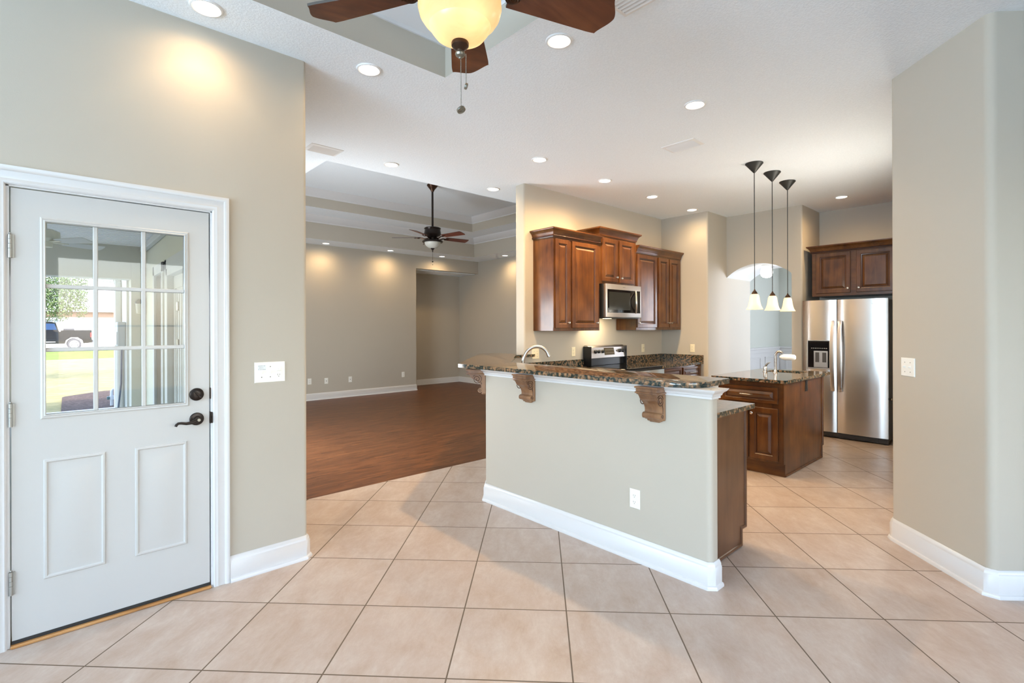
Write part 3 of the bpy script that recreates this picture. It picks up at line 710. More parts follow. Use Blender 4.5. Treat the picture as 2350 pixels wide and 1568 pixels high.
g = G(); g.box(RX0+0.003, RX1-0.003, 3.415, 3.449, 0.06, 0.25, 0.006); g.obj('drawer', STEEL, t)
# base cabinet right of the range
t = thing('base_cabinet', 'brown wood base cabinet right of the range', 'cabinet', (6.29, 3.8, 0))
g = G(); g.box(5.742, 6.84, 3.49, 4.115, 0.105, 0.8835, 0.002); g.box(5.742, 6.84, 3.56, 4.115, 0, 0.105); g.obj('body', CAB, t)
for a, b in ((5.770, 6.270), (6.315, 6.790)):
    d = cdoor(t, (a, 3.49, 0.705), (1, 0, 0), (0, -1, 0), b-a, 0.155, None, 'drawer', CABX, 0.03)
    g = G(); cx = (a+b)/2; g.tube([(cx-0.05, 3.47, 0.782), (cx-0.042, 3.446, 0.782), (cx+0.042, 3.446, 0.782), (cx+0.05, 3.47, 0.782)], 0.0055, 10); g.obj('pull', CHROME, d)
    cdoor(t, (a, 3.49, 0.14), (1, 0, 0), (0, -1, 0), b-a, 0.53, (0.03, 0.48))
# bar base cabinet: end panel faces the nook
t = thing('bar_cabinet', 'brown wood base cabinet behind the bar half wall, plain end panel showing', 'cabinet', (3.0, 2.2, 0))
pp = [(2.695, 0.0), (3.268, 0.0), (3.268, 0.108), (3.332, 0.108), (3.332, 0.8835), (2.695, 0.8835)]
g = G(); g.prism(pp, 1.40, 3.05, fm=lambda a, b, c: (a, c, b)); g.obj('body', CAB, t)
g = G(); g.prism(pp, 1.394, 1.3995, fm=lambda a, b, c: (a, c, b)); g.obj('end_panel', PANELW, t)
g = G(); bd = [(2.695, 0.004), (3.266, 0.004), (3.266, 0.110), (3.330, 0.110), (3.330, 0.8835)]
g.sweep(bd, [(-0.020, 0.0), (-0.018, 0.006), (-0.008, 0.010), (0.0, 0.006), (0.0, 0.0)], fm=lambda a, b, c: (a, 1.394-c, b)); g.obj('panel_edging', GLAZE if False else PANELW, t)
for y in (1.44, 2.0, 2.56):
    cdoor(t, (3.332, y, 0.14), (0, 1, 0), (1, 0, 0), 0.48, 0.53, (0.03, 0.48)); cdoor(t, (3.332, y, 0.705), (0, 1, 0), (1, 0, 0), 0.48, 0.155, None, 'drawer', CABY, 0.03)
t = thing('corner_cabinet', 'brown wood corner base cabinet under the kitchen faucet', 'cabinet', (3.8, 3.6, 0))
g = G(); g.prism([(2.75, 3.06), (3.332, 3.06), (3.80, 3.51), (4.962, 3.51), (4.962, 4.09), (3.74, 4.09), (2.75, 3.10)], 0.0, 0.8835); g.obj('body', CAB, t)

# ================================================================= ISLAND
t = thing('kitchen_island', 'brown wood kitchen island below the three pendant lamps', 'island', (5.62, 2.07, 0))
ix0, ix1, iy0, iy1 = 5.022, 6.150, 1.755, 2.375
g = G(); g.box(ix0+0.06, ix1, iy0+0.004, iy1, 0, 0.12); g.box(ix0, ix1, iy0+0.004, iy1, 0.12, 0.74, 0.002)
for a in ((ix0, 5.82, iy0+0.004, iy1), (5.82, ix1, iy0+0.004, 1.865), (5.82, ix1, 2.255, iy1)): g.box(a[0], a[1], a[2], a[3], 0.7399, 0.8835)
g.obj('body', CAB, t)
g = G(); g.prism([(ix0+0.002, 0.12), (ix0+0.03, 0.12), (ix0+0.03, 0.0), (ix1-0.035, 0.0), (ix1-0.035, 0.13), (ix1+0.002, 0.13), (ix1+0.002, 0.8835), (ix0+0.002, 0.8835)], iy0-0.002, iy0+0.0035, fm=lambda a, b, c: (a, c, b)); g.obj('end_panel', CAB, t)
g = G(); g.sweep([(ix0+0.03, 0.002), (ix1-0.035, 0.002), (ix1-0.035, 0.13), (ix1, 0.13), (ix1, 0.8835)], [(-0.018, 0), (-0.016, 0.007), (-0.006, 0.010), (0, 0.006), (0, 0)], fm=lambda a, b, c: (a, iy0-0.002-c, b)); g.obj('panel_edging', CAB, t)
g = G(); g.box(ix0+0.03, ix0+0.06, iy0, iy1, 0, 0.118, 0.002); g.obj('toe_kick', CABY, t)
XF = ix0-0.001
d = cdoor(t, (XF, 2.330, 0.683), (0, -1, 0), (-1, 0, 0), 0.530, 0.155, None, 'drawer', CABY, 0.034)
g = G(); g.tube([(XF-0.022, 2.148, 0.757), (XF-0.045, 2.138, 0.757), (XF-0.048, 2.090, 0.757), (XF-0.045, 2.042, 0.757), (XF-0.022, 2.032, 0.757)], [0.009, 0.006, 0.0075, 0.006, 0.009], 12); g.obj('pull', CHROME, d)
cdoor(t, (XF, 2.055, 0.142), (0, -1, 0), (-1, 0, 0), 0.257, 0.496, (0.022, 0.438))
cdoor(t, (XF, 2.330, 0.142), (0, -1, 0), (-1, 0, 0), 0.257, 0.496, (0.235, 0.438))
# island countertop with an undermount sink hole
it = thing('island_countertop', 'brown granite island top with a small sink', 'countertop', (5.62, 2.07, ZB))
ox0, ox1, oy0, oy1 = 4.968, 6.275, 1.712, 2.425; sx0, sx1, sy0, sy1 = 5.83, 6.13, 1.875, 2.245
g = G(); xs = [ox0, sx0, sx1, ox1]; ys = [oy0, sy0, sy1, oy1]
for i in range(3):
    for j in range(3):
        if i == 1 and j == 1: continue
        for z, rev in ((ZT, 0), (ZB, 1)):
            f = [(xs[i], ys[j], z), (xs[i+1], ys[j], z), (xs[i+1], ys[j+1], z), (xs[i], ys[j+1], z)]; g.face(f[::-1] if rev else f)
for P_ in (((ox0, oy0), (ox1, oy0), (ox1, oy1), (ox0, oy1)), ((sx0, sy0), (sx1, sy0), (sx1, sy1), (sx0, sy1))):
    for a, b in zip(P_, P_[1:]+P_[:1]): g.face([(*a, ZB), (*b, ZB), (*b, ZT), (*a, ZT)])
bmesh.ops.remove_doubles(g.bm, verts=g.bm.verts, dist=1e-6)
es = [e for e in g.bm.edges if len(e.link_faces) == 2 and e.calc_face_angle(0) > 1.0 and all(abs(v.co.x-ox0) < 1e-4 or abs(v.co.x-ox1) < 1e-4 or abs(v.co.y-oy0) < 1e-4 or abs(v.co.y-oy1) < 1e-4 for v in e.verts)]
bmesh.ops.bevel(g.bm, geom=es, offset=0.004, segments=2, affect='EDGES'); g.obj('slab', GRAN, it)
g = G(); L = [[(sx0-0.005, sy0-0.005, 0.8838), (sx1+0.005, sy0-0.005, 0.8838), (sx1+0.005, sy1+0.005, 0.8838), (sx0-0.005, sy1+0.005, 0.8838)], [(sx0, sy0, 0.75), (sx1, sy0, 0.75), (sx1, sy1, 0.75), (sx0, sy1, 0.75)]]
g.rings(L, cap1=True); g.obj('sink_basin', STEEL, bpy.data.objects['kitchen_island'])
t = thing('island_faucet', 'nickel faucet with a white filter cartridge on the island', 'faucet', (5.772, 2.098, ZT))
g = G(); g.lathe([(0.026, 0), (0.026, 0.005), (0.017, 0.012), (0.0155, 0.03), (0.0, 0.03)], 20); g.obj('base', CHROME, t, local=True)
pts = [(0, 0, 0.02), (0, 0, 0.17)]+[(0.0, -0.042+0.042*math.cos(a), 0.175+0.055*math.sin(a)) for a in [PI*k/12 for k in range(0, 10)]]
g = G(); g.tube(pts, 0.0125, 12); g.obj('spout', CHROME, t, local=True)
g = G(); M = Matrix.Translation((0, -0.055, 0.172)) @ Matrix.Rotation(PI/2, 4, 'X')
g.lathe([(0.0, -0.012), (0.010, -0.01), (0.020, 0.004), (0.028, 0.020), (0.031, 0.035), (0.031, 0.115), (0.028, 0.135), (0.018, 0.146), (0, 0.149)], 24, (0, 0, 0), M); g.obj('filter_cartridge', WHITE, t, local=True)
g = G(); g.lathe([(0.024, 0), (0.024, 0.006), (0.019, 0.012), (0.019, 0.048), (0.016, 0.062), (0.0, 0.07)], 20, (0, 0.104, 0))
g.tube([(0, 0.104, 0.055), (0, 0.094, 0.075), (0, 0.078, 0.096), (0, 0.060, 0.107), (0, 0.052, 0.108)], [0.012, 0.011, 0.0085, 0.006, 0.005], 10); g.obj('lever', CHROME, t, local=True)

# ================================================================= FRIDGE
t = thing('refrigerator', 'stainless side-by-side refrigerator with water dispenser', 'refrigerator', (7.65, 1.85, 0))
FX = 7.252; fy0, fy1, fz0, fz1, gap = 1.388, 2.303, 0.078, 1.748, 1.912
g = G(); g.box(FX+0.075, 8.02, fy0-0.004, fy1-0.004, 0.05, 1.735, 0.004); g.obj('body', DGREY, t)
def fdoor(y0, y1):
    # slightly bowed front
    n = 14; poly = [(FX+0.07, y1), (FX+0.07, y0)]
    for k in range(n+1):
        u = k/n; y = y0+(y1-y0)*u; poly.append((FX+0.016*(2*u-1)**4+0.004*(2*u-1)**2, y))
    g = G(); g.prism(poly, fz0, fz1); d = g.obj('door', STEEL, t, smooth=40); return d
fr_ = fdoor(fy0, gap-0.004); fl_ = fdoor(gap+0.004, fy1)
for d, y in ((fr_, gap-0.040), (fl_, gap+0.040)):
    n = 16; pts = [(FX-0.012-0.045*math.sin(PI*k/n)**0.7, y, 0.60+0.88*k/n) for k in range(n+1)]
    g = G(); L = []
    for (x, yy, z) in pts: L.append([(x+0.006, yy-0.021, z), (x-0.003, yy-0.0205, z), (x-0.0042, yy, z), (x-0.003, yy+0.0205, z), (x+0.006, yy+0.021, z), (x+0.008, yy, z)])
    g.rings(L, True, True)
    for z in (0.605, 1.475): g.box(FX-0.012, FX+0.006, y-0.014, y+0.014, z-0.012, z+0.012, 0.003)
    g.obj('handle', STEEL, d, smooth=40)
g = G(); g.box(FX-0.006, FX+0.006, 1.982, 2.243, 0.866, 1.235, 0.004); dp = g.obj('dispenser', BRUSH, fl_)
g = G(); g.box(FX-0.0075, FX-0.0055, 1.990, 2.233, 0.885, 1.227, 0.001); g.obj('dispenser_recess', BLACKG, fl_)
g = G(); g.box(FX-0.010, FX-0.0072, 2.007, 2.165, 0.890, 1.100, 0.001); g.obj('dispenser_panel', BRUSH, fl_)
for y in (2.045, 2.125):
    g = G(); g.box(FX-0.013, FX-0.0098, y-0.022, y+0.022, 0.955, 1.080, 0.001); g.obj('paddle', DGREY, fl_)
g = G()
for k in range(9): g.box(FX-0.0085, FX-0.0074, 2.015+k*0.021, 2.027+k*0.021, 1.128, 1.138)
g.obj('dispenser_icon', plain('icon_grey', srgb(150, 150, 145), 0.4), fl_)
g = G(); g.box(FX+0.03, FX+0.09, fy0, fy1, 0.012, 0.074, 0.003); g.box(FX+0.02, FX+0.03, fy0+0.10, fy1, 0.03, 0.072, 0.002)
for y in (fy0+0.03, fy1-0.03): g.lathe([(0.022, 0), (0.022, 0.014), (0.0, 0.014)], 14, (FX+0.06, y, 0.0))
g.obj('toe_grille', plain('fridge_grille', srgb(48, 44, 42), 0.5), t)
g = G(); g.lathe([(0, 0.022), (0.012, 0.020), (0.016, 0.012), (0.012, 0.004), (0.008, 0)], 16, (FX+0.092, fy0-0.004, 0.545), RY); g.obj('side_knob', CHROME, t)
fc = bpy.data.curves.new('logo', 'FONT'); fc.body = 'Whirlpool'; fc.size = 0.026; fc.align_x = 'CENTER'; fc.extrude = 0.0006
lo = bpy.data.objects.new('logo', fc); COL.objects.link(lo)
lo.matrix_world = Matrix(((0, 0, -1, FX+0.0015), (-1, 0, 0, 1.492), (0, 1, 0, 1.676), (0, 0, 0, 1)))
bpy.context.view_layer.update()
dg = bpy.context.evaluated_depsgraph_get(); me = bpy.data.meshes.new_from_object(lo.evaluated_get(dg)); me.transform(WM['refrigerator'].inverted() @ lo.matrix_world)
bpy.data.objects.remove(lo); bpy.data.curves.remove(fc)
lo = bpy.data.objects.new('logo', me); COL.objects.link(lo); lo.parent = fr_; me.materials.clear(); me.materials.append(plain('logo_cream', srgb(222, 214, 196), 0.35, metal=0.3))
# cabinet over the fridge
t = thing('fridge_cabinet', 'two-door brown wood cabinet above the refrigerator', 'cabinet', (7.85, 1.8, 1.81))
CX = 7.535
g = G(); g.box(CX+0.003, 8.142, 0.80, 2.268, 1.812, 2.42, 0.002); g.obj('body', CABY, t)
g = G(); g.box(CX-0.001, CX+0.004, 0.80, 2.269, 1.8115, 1.862); g.box(CX-0.001, CX+0.004, 0.80, 2.269, 2.365, 2.4205); g.box(CX-0.0007, CX+0.004, 2.208, 2.2685, 1.8118, 2.4202); g.box(CX-0.0007, CX+0.004, 1.75, 1.84, 1.813, 2.4202); g.obj('face_frame', CABY, t)
cdoor(t, (CX, 2.220, 1.848), (0, -1, 0), (-1, 0, 0), 0.394, 0.528, (0.366, 0.055)); cdoor(t, (CX, 1.762, 1.848), (0, -1, 0), (-1, 0, 0), 0.394, 0.528, (0.028, 0.055))
crown(t, [(CX+0.4, 2.268), (CX+0.4, 2.2685), (CX, 2.2685), (CX, 0.80)][1:], 2.385, 2)
# ================================================================= LAMPS
CAN = {}
def downlight(loc, label, key, energy, flood):
    if key in CAN: return dup(CAN[key], loc, 0, label)
    t = thing('recessed_light', label, 'ceiling light', loc, 0, 'recessed ceiling lights')
    g = G(); g.lathe([(0.058, 0.0), (0.0585, -0.004), (0.066, -0.009), (0.074, -0.007), (0.078, 0.0)], 32); g.obj('trim_ring', VENTW, t, local=True)
    g = G(); g.lathe([(0.0, -0.0022), (0.0578, -0.002), (0.0578, 0.0)], 32); g.obj('lens', LENS, t, local=True)
    for e, size, blend, colr in ((energy, 98, 0.14, (1.0, 0.76, 0.50)), (flood, 168, 1.0, (1.0, 0.66, 0.31))):
        d = bpy.data.lights.new('recessed_lamp', 'SPOT'); d.energy = e; d.color = colr; d.spot_size = math.radians(size); d.spot_blend = blend; d.shadow_soft_size = 0.045
        o = bpy.data.objects.new('recessed_lamp', d); COL.objects.link(o); o.parent = t; o.location = (0, 0, -0.012)
    CAN[key] = t; return t
DL = [((0.580, 2.941), 'recessed ceiling light close to the door wall, above the glazed door'),
      ((1.479, 2.957), 'recessed ceiling light between the door wall end and the nook tray'),
      ((2.136, 1.935), 'recessed ceiling light just right of the near ceiling fan'),
      ((3.493, 1.822), 'recessed ceiling light between the near fan and the kitchen ceiling vent'),
      ((2.505, 4.534), 'recessed ceiling light beside the living tray, above the wood floor'),
      ((3.504, 3.436), 'recessed ceiling light over the bar, in front of the kitchen wall end'),
      ((3.846, 4.537), 'recessed ceiling light at the living side of the kitchen wall end'),
      ((4.553, 3.444), 'recessed ceiling light in front of the left upper cabinet'),
      ((5.559, 3.474), 'recessed ceiling light in front of the microwave cabinet'),
      ((6.596, 3.490), 'recessed ceiling light closest to the kitchen pier'),
      ((7.360, 1.882), 'recessed ceiling light in front of the cabinet over the fridge'),
      ((3.895, 9.601), 'recessed ceiling light on the far soffit, leftmost of its three'),
      ((5.276, 9.597), 'recessed ceiling light on the far soffit, middle of its three'),
      ((6.599, 9.610), 'recessed ceiling light on the far soffit above the hall opening'),
      ((7.595, 8.552), 'recessed ceiling light on the soffit by the living right wall')]
for i, ((x, y), lab) in enumerate(DL):
    downlight((x, y, ZC), lab, *(('nook', 2.6, 12.0) if i < 4 else ('kitchen', 5.0, 150.0) if i in (5, 7) else ('range', 5.0, 65.0) if i == 8 else ('pier', 3.0, 15.0) if i == 9 else ('fridge', 4.0, 32.0) if i == 10 else ('living', 3.6, 22.0)))

def pendant(loc, label, first=[]):
    if first: return dup(first[0], loc, 0, label)
    t = thing('pendant_lamp', label, 'pendant lamp', loc, 0, 'pendant lamps over the island')
    g = G(); g.lathe([(0.0, 0.0), (0.082, 0.0), (0.083, -0.006), (0.012, -0.092), (0.006, -0.098), (0.0, -0.098)], 32); g.obj('canopy', BLKIRON, t, local=True)
    g = G(); g.tube([(0, 0, -0.09), (0, 0, -1.27)], 0.0042, 8); g.obj('cord', BLKIRON, t, local=True)
    g = G(); g.lathe([(0.0, -1.262), (0.006, -1.263), (0.009, -1.275), (0.020, -1.288), (0.028, -1.303), (0.029, -1.312), (0.0, -1.312)], 24); g.obj('cap', BRONZE, t, local=True)
    pr = [(0.024, -1.308), (0.034, -1.315), (0.041, -1.330), (0.045, -1.355), (0.049, -1.385), (0.054, -1.410), (0.062, -1.435), (0.073, -1.455), (0.079, -1.465)]
    g = G(); g.lathe(pr+[(r-0.003, z+0.0005) for r, z in pr[::-1]], 32); g.obj('shade', FROST, t, local=True, smooth=60)
    g = G(); g.sphere((0, 0, -1.375), 0.022, 2); g.obj('bulb', m_emit('bulb_glow', (1.0, 0.85, 0.62, 1), 4.0), t, local=True)
    d = bpy.data.lights.new('pendant_bulb', 'POINT'); d.energy = 3.4; d.color = (1.0, 0.80, 0.55); d.shadow_soft_size = 0.02
    o = bpy.data.objects.new('pendant_bulb', d); COL.objects.link(o); o.parent = t; o.location = (0, 0, -1.415)
    first.append(t); return t
for x, y, z, lab in ((5.192, 2.081, ZC, 'black-corded bell pendant lamp over the island, nearest the bar'), (5.642, 2.077, ZC-0.013, 'black-corded bell pendant lamp over the island, middle of three'), (6.124, 2.092, ZC-0.008, 'black-corded bell pendant lamp over the island, nearest the fridge')):
    pendant((x, y, ZC), lab)
# globe in the barrel vault
t = thing('globe_light', 'glowing white globe light in the arched passage', 'ceiling light', (7.752, 2.935, 2.316))
g = G(); g.lathe([(0.0, 0.0), (0.075, 0.0), (0.075, -0.012), (0.06, -0.020), (0.05, -0.024), (0, -0.024)], 28); g.obj('canopy', VENTW, t, local=True)
g = G(); g.lathe([(0.05, -0.022), (0.070, -0.050), (0.083, -0.085), (0.084, -0.120), (0.074, -0.155), (0.05, -0.178), (0.0, -0.188)], 28); g.obj('globe', GLOBE, t, local=True)
light('globe_bulb', 'POINT', (7.752, 2.935, 2.316-0.21), 0.7, (1.0, 0.93, 0.86), shadow_soft_size=0.06).parent = None
# ---- ceiling fans
def blade_mesh(r0, r1, w0, w1, th, pitch, scallop):
    """blade along +X; side faces get material 1"""
    n = 22; g = G()
    out = [(r0+(r1-r0)*k/n, w0+(w1-w0)*min(1, k/n*1.08)) for k in range(n+1)]; hw = out[-1][1]
    if scallop:
        end = []
        for k in range(0, 25):
            v = -1+2*k/24; end.append((r1+0.004+0.034*(0.5+0.5*math.cos(PI*v))**0.8+0.012*(1-abs(v)), v*hw*1.0))
    else: end = [(r1+0.012, -hw*0.55), (r1+0.012, hw*0.55)]
    poly = [(x, -h) for x, h in out]+end+[(x, h) for x, h in out[::-1]]
    if scallop: poly = [p for q, p in enumerate(poly) if q == 0 or (abs(p[0]-poly[q-1][0])+abs(p[1]-poly[q-1][1])) > 1e-5]
    g.prism(poly, -th/2, th/2)
    for f in g.bm.faces:
        if len(f.verts) == 4: f.material_index = 1
    bmesh.ops.transform(g.bm, matrix=Matrix.Rotation(pitch, 4, 'X'), verts=g.bm.verts); return g
def rotZ(g, a, c):
    bmesh.ops.transform(g.bm, matrix=Matrix.Translation(c) @ Matrix.Rotation(a, 4, 'Z'), verts=g.bm.verts); return g
def chain(t, x, y, z0, z1, drop, mat=PEWTER, bead=0.0022):
    g = G(); z = z0
    while z > z1: g.sphere((x, y, z), bead, 1); z -= bead*2.1
    return g.obj('pull_chain', mat, t)
fx, fy = 1.156, 1.558
t = thing('ceiling_fan', 'bronze five-blade ceiling fan with amber glass bowl, hanging nearest', 'ceiling fan', (fx, fy, 3.345))
g = G(); g.lathe([(0.0, 3.345), (0.075, 3.345), (0.078, 3.335), (0.06, 3.30), (0.03, 3.275), (0.014, 3.265), (0, 3.265)], 32, (fx, fy, 0)); g.obj('canopy', BRONZE, t)
g = G(); g.tube([(fx, fy, 3.27), (fx, fy, 2.94)], 0.0125, 14); g.obj('downrod', BRONZE, t)
g = G(); g.lathe([(0.0, 2.95), (0.035, 2.95), (0.05, 2.93), (0.105, 2.915), (0.145, 2.885), (0.155, 2.84), (0.148, 2.80), (0.12, 2.775), (0.085, 2.760), (0.08, 2.725), (0.0, 2.725)], 40, (fx, fy, 0)); g.obj('motor_housing', BRONZE, t)
g = G(); g.lathe([(0.0, 2.735), (0.060, 2.735), (0.075, 2.72), (0.12, 2.705), (0.155, 2.695), (0.158, 2.685), (0.0, 2.685)], 40, (fx, fy, 0)); g.obj('light_fitter', BRONZE, t)
ZBL = 2.735; BEDGE = plain('blade_edge', srgb(70, 62, 54), 0.4)
for k in range(5):
    a = math.radians(48.7)+k*2*PI/5
    b = rotZ(blade_mesh(0.205, 0.622, 0.060, 0.093, 0.010, math.radians(-12), True), a, (fx, fy, ZBL)); bo = b.obj('blade', [BLADE, BEDGE], t, smooth=40)
    g = G(); g.box(0.08, 0.205, -0.02, 0.02, -0.004, 0.004, 0.003); g.box(0.17, 0.27, -0.032, 0.032, 0.004, 0.010, 0.003)
    g.lathe([(0.0, -0.020), (0.008, -0.020), (0.012, -0.014), (0.020, -0.013), (0.024, -0.016), (0.030, -0.015), (0.033, -0.008), (0.033, 0.004), (0, 0.004)], 24, (0.215, 0, 0)); rotZ(g, a, (fx, fy, ZBL-0.004)); g.obj('blade_bracket', BRONZE, bo)
pr = [(0.018, 2.506), (0.06, 2.512), (0.095, 2.532), (0.113, 2.556), (0.118, 2.568), (0.124, 2.573), (0.140, 2.588), (0.153, 2.608), (0.160, 2.635), (0.158, 2.660), (0.150, 2.682), (0.150, 2.690)]
g = G(); g.lathe(pr, 48, (fx, fy, 0)); g.obj('glass_bowl', ALAB, t, smooth=25)
g = G(); g.lathe([(0.0, 2.512), (0.030, 2.512), (0.034, 2.503), (0.033, 2.493), (0.024, 2.484), (0.014, 2.476), (0.013, 2.472), (0.0, 2.472)], 28, (fx, fy, 0)); g.obj('finial', BRONZE, t)
g = G(); g.lathe([(0.013, 2.474), (0.017, 2.470), (0.0195, 2.463), (0.017, 2.456), (0.011, 2.452), (0.006, 2.449), (0.005, 2.445), (0, 2.444)], 24, (fx, fy, 0)); g.obj('finial_cap', PEWTER, t)
RTX, RTY = math.sin(YAW), -math.cos(YAW)
for off, za, zb, r in ((0.003, 2.446, 2.262, 0.0175), (0.0225, 2.462, 2.348, 0.012)):
    cx, cy = fx+RTX*off, fy+RTY*off
    c_ = chain(t, cx, cy, za, zb, 0)
    g = G(); M = Matrix.Rotation(0.9 if off > 0.01 else 0.35, 4, 'Z') @ Matrix.Rotation(math.radians(62 if off < 0.01 else 20), 4, 'X') @ Matrix.Rotation(PI/2, 4, 'X')
    g.lathe([(0.0, 0.0035), (r*0.35, 0.0042), (r*0.45, 0.0028), (r*0.72, 0.0028), (r*0.80, 0.0046), (r*0.97, 0.0040), (r, 0.0), (r*0.97, -0.0040), (r*0.80, -0.0046), (r*0.72, -0.0028), (0.0, -0.0028)], 24, (cx, cy, zb-r*0.75), M); g.obj('medallion', PEWTER, c_)
for da in (0.4, 2.5, 4.6):
    bx, by = fx+0.075*math.cos(da), fy+0.075*math.sin(da)
    g = G(); g.sphere((bx, by, 2.615), 0.026, 2, (1, 1, 1.25)); g.obj('bulb', bpy.data.materials['bulb_glow'], t)
    l = light('fan_bulb', 'POINT', (bx, by, 2.585), 0.09, (1.0, 0.86, 0.66), shadow_soft_size=0.026); l.parent = t; l.location = Vector(l.location)-Vector(t.location)
# living room fan
fx, fy = 4.64, 7.03
t = thing('ceiling_fan', 'bronze ceiling fan on a long rod in the living room tray', 'ceiling fan', (fx, fy, 3.778))
g = G(); g.lathe([(0.0, 3.778), (0.088, 3.778), (0.092, 3.765), (0.075, 3.74), (0.055, 3.715), (0.035, 3.69), (0.02, 3.66), (0.0, 3.66)], 32, (fx, fy, 0)); g.obj('canopy', BRONZE, t)
g = G(); g.tube([(fx, fy, 3.68), (fx, fy, 3.05)], 0.017, 14); g.obj('downrod', BRONZED, t)
g = G(); g.lathe([(0.0, 3.085), (0.03, 3.085), (0.06, 3.075), (0.12, 3.068), (0.138, 3.055), (0.128, 3.030), (0.132, 3.015), (0.135, 2.99), (0.140, 2.975), (0.140, 2.955), (0.125, 2.935), (0.08, 2.915), (0.06, 2.90), (0.06, 2.865), (0.0, 2.865)], 40, (fx, fy, 0)); g.obj('motor_housing', BRONZED, t)
for k in range(5):
    a = math.radians(-42.4+36)+k*2*PI/5
    b = rotZ(blade_mesh(0.24, 0.655, 0.056, 0.070, 0.006, math.radians(-13), False), a, (fx, fy, 2.905)); bo = b.obj('blade', [BLADEC, BEDGE], t, smooth=40)
    g = G(); g.tube([(0.07, 0, -0.015), (0.13, 0, -0.028), (0.19, 0, -0.005), (0.24, 0, -0.004)], [0.012, 0.011, 0.010, 0.010], 8)
    for sy in (-1, 1): g.tube([(0.20, 0, -0.006), (0.235, sy*0.03, -0.012), (0.285, sy*0.036, -0.006), (0.30, sy*0.012, -0.008)], 0.006, 8)
    rotZ(g, a, (fx, fy, 2.905)); g.obj('blade_bracket', BRONZE, bo)
g = G(); g.lathe([(0.0, 2.87), (0.07, 2.87), (0.12, 2.86), (0.165, 2.845), (0.172, 2.832), (0.165, 2.822), (0.13, 2.82), (0.0, 2.82)], 40, (fx, fy, 0)); g.obj('light_fitter', BRONZED, t)
g = G(); g.lathe([(0.135, 2.822), (0.128, 2.795), (0.108, 2.765), (0.075, 2.740), (0.035, 2.726), (0.0, 2.722)], 40, (fx, fy, 0)); g.obj('glass_bowl', FROSTOFF, t, smooth=50)
g = G(); g.lathe([(0.0, 2.745), (0.03, 2.733), (0.036, 2.724), (0.025, 2.712), (0.012, 2.695), (0.008, 2.665), (0.0, 2.66)], 24, (fx, fy, 0)); g.obj('finial', BRONZED, t)
c_ = chain(t, fx, fy, 2.66, 2.52, 0, BRONZED, 0.004); g = G(); g.sphere((fx, fy, 2.505), 0.014, 2, (1, 1, 0.8)); g.sphere((fx, fy, 2.455), 0.007, 1); g.obj('pull_knob', BRONZED, c_)

# ================================================================= VENTS
def vent(label, x0, x1, y0, y1, z, along, n=6, name='ceiling_vent', grp='ceiling air vents', slant=1):
    t = thing(name, label, 'vent', ((x0+x1)/2, (y0+y1)/2, z), 0, grp)
    cx, cy = (x0+x1)/2, (y0+y1)/2; hx, hy = (x1-x0)/2, (y1-y0)/2; b = 0.026
    g = G(); g.rings([[(-hx, -hy, 0), (hx, -hy, 0), (hx, hy, 0), (-hx, hy, 0)], [(-hx+0.002, -hy+0.002, -0.004), (hx-0.002, -hy+0.002, -0.004), (hx-0.002, hy-0.002, -0.004), (-hx+0.002, hy-0.002, -0.004)],
                      [(-hx+b, -hy+b, -0.010), (hx-b, -hy+b, -0.010), (hx-b, hy-b, -0.010), (-hx+b, hy-b, -0.010)], [(-hx+b, -hy+b, -0.001), (hx-b, -hy+b, -0.001), (hx-b, hy-b, -0.001), (-hx+b, hy-b, -0.001)]])
    g.obj('frame', VENTW, t, local=True)
    g = G(); g.face([(-hx+b, -hy+b, -0.0012), (-hx+b, hy-b, -0.0012), (hx-b, hy-b, -0.0012), (hx-b, -hy+b, -0.0012)]); g.obj('duct', VENTD, t, local=True, flat=True)
    for k in range(n):
        g = G()
        if along == 'y':
            w = (2*hx-2*b)/n; x = -hx+b+w*k
            g.rings([[(x+w*0.84, -hy+b, -0.012), (x+w*0.08, -hy+b, -0.003), (x+w*0.12, -hy+b, -0.004), (x+w*0.96, -hy+b, -0.0135)], [(x+w*0.84, hy-b, -0.012), (x+w*0.08, hy-b, -0.003), (x+w*0.12, hy-b, -0.004), (x+w*0.96, hy-b, -0.0135)]], True, True)
        else:
            w = (2*hy-2*b)/n; y = -hy+b+w*k
            g.rings([[(-hx+b, y+w*0.92, -0.012), (-hx+b, y+w*0.08, -0.003), (-hx+b, y+w*0.12, -0.004), (-hx+b, y+w*0.96, -0.0135)], [(hx-b, y+w*0.92, -0.012), (hx-b, y+w*0.08, -0.003), (hx-b, y+w*0.12, -0.004), (hx-b, y+w*0.96, -0.0135)]], True, True)
        g.obj('louver', VENTW, t, local=True)
    return t
vent('white ceiling vent beside the near fan blade, cut by the photo top', 2.022, 2.230, 1.225, 1.553, ZC, 'y', 6)
vent('white ceiling vent over the kitchen, before the pendant lamps', 4.098, 4.300, 2.152, 2.468, ZC, 'y', 6)
vent('greyish ceiling vent beside the end of the door wall', 1.690, 1.985, 4.469, 4.676, ZC, 'x', 5)
vent('small grey vent on the far living room soffit', 7.11, 7.40, 9.44, 9.62, ZC, 'x', 5)
vent('large white return grille in the hall recess ceiling', 6.70, 7.45, 10.05, 10.45, 2.74, 'x', 10, 'return_grille', None)

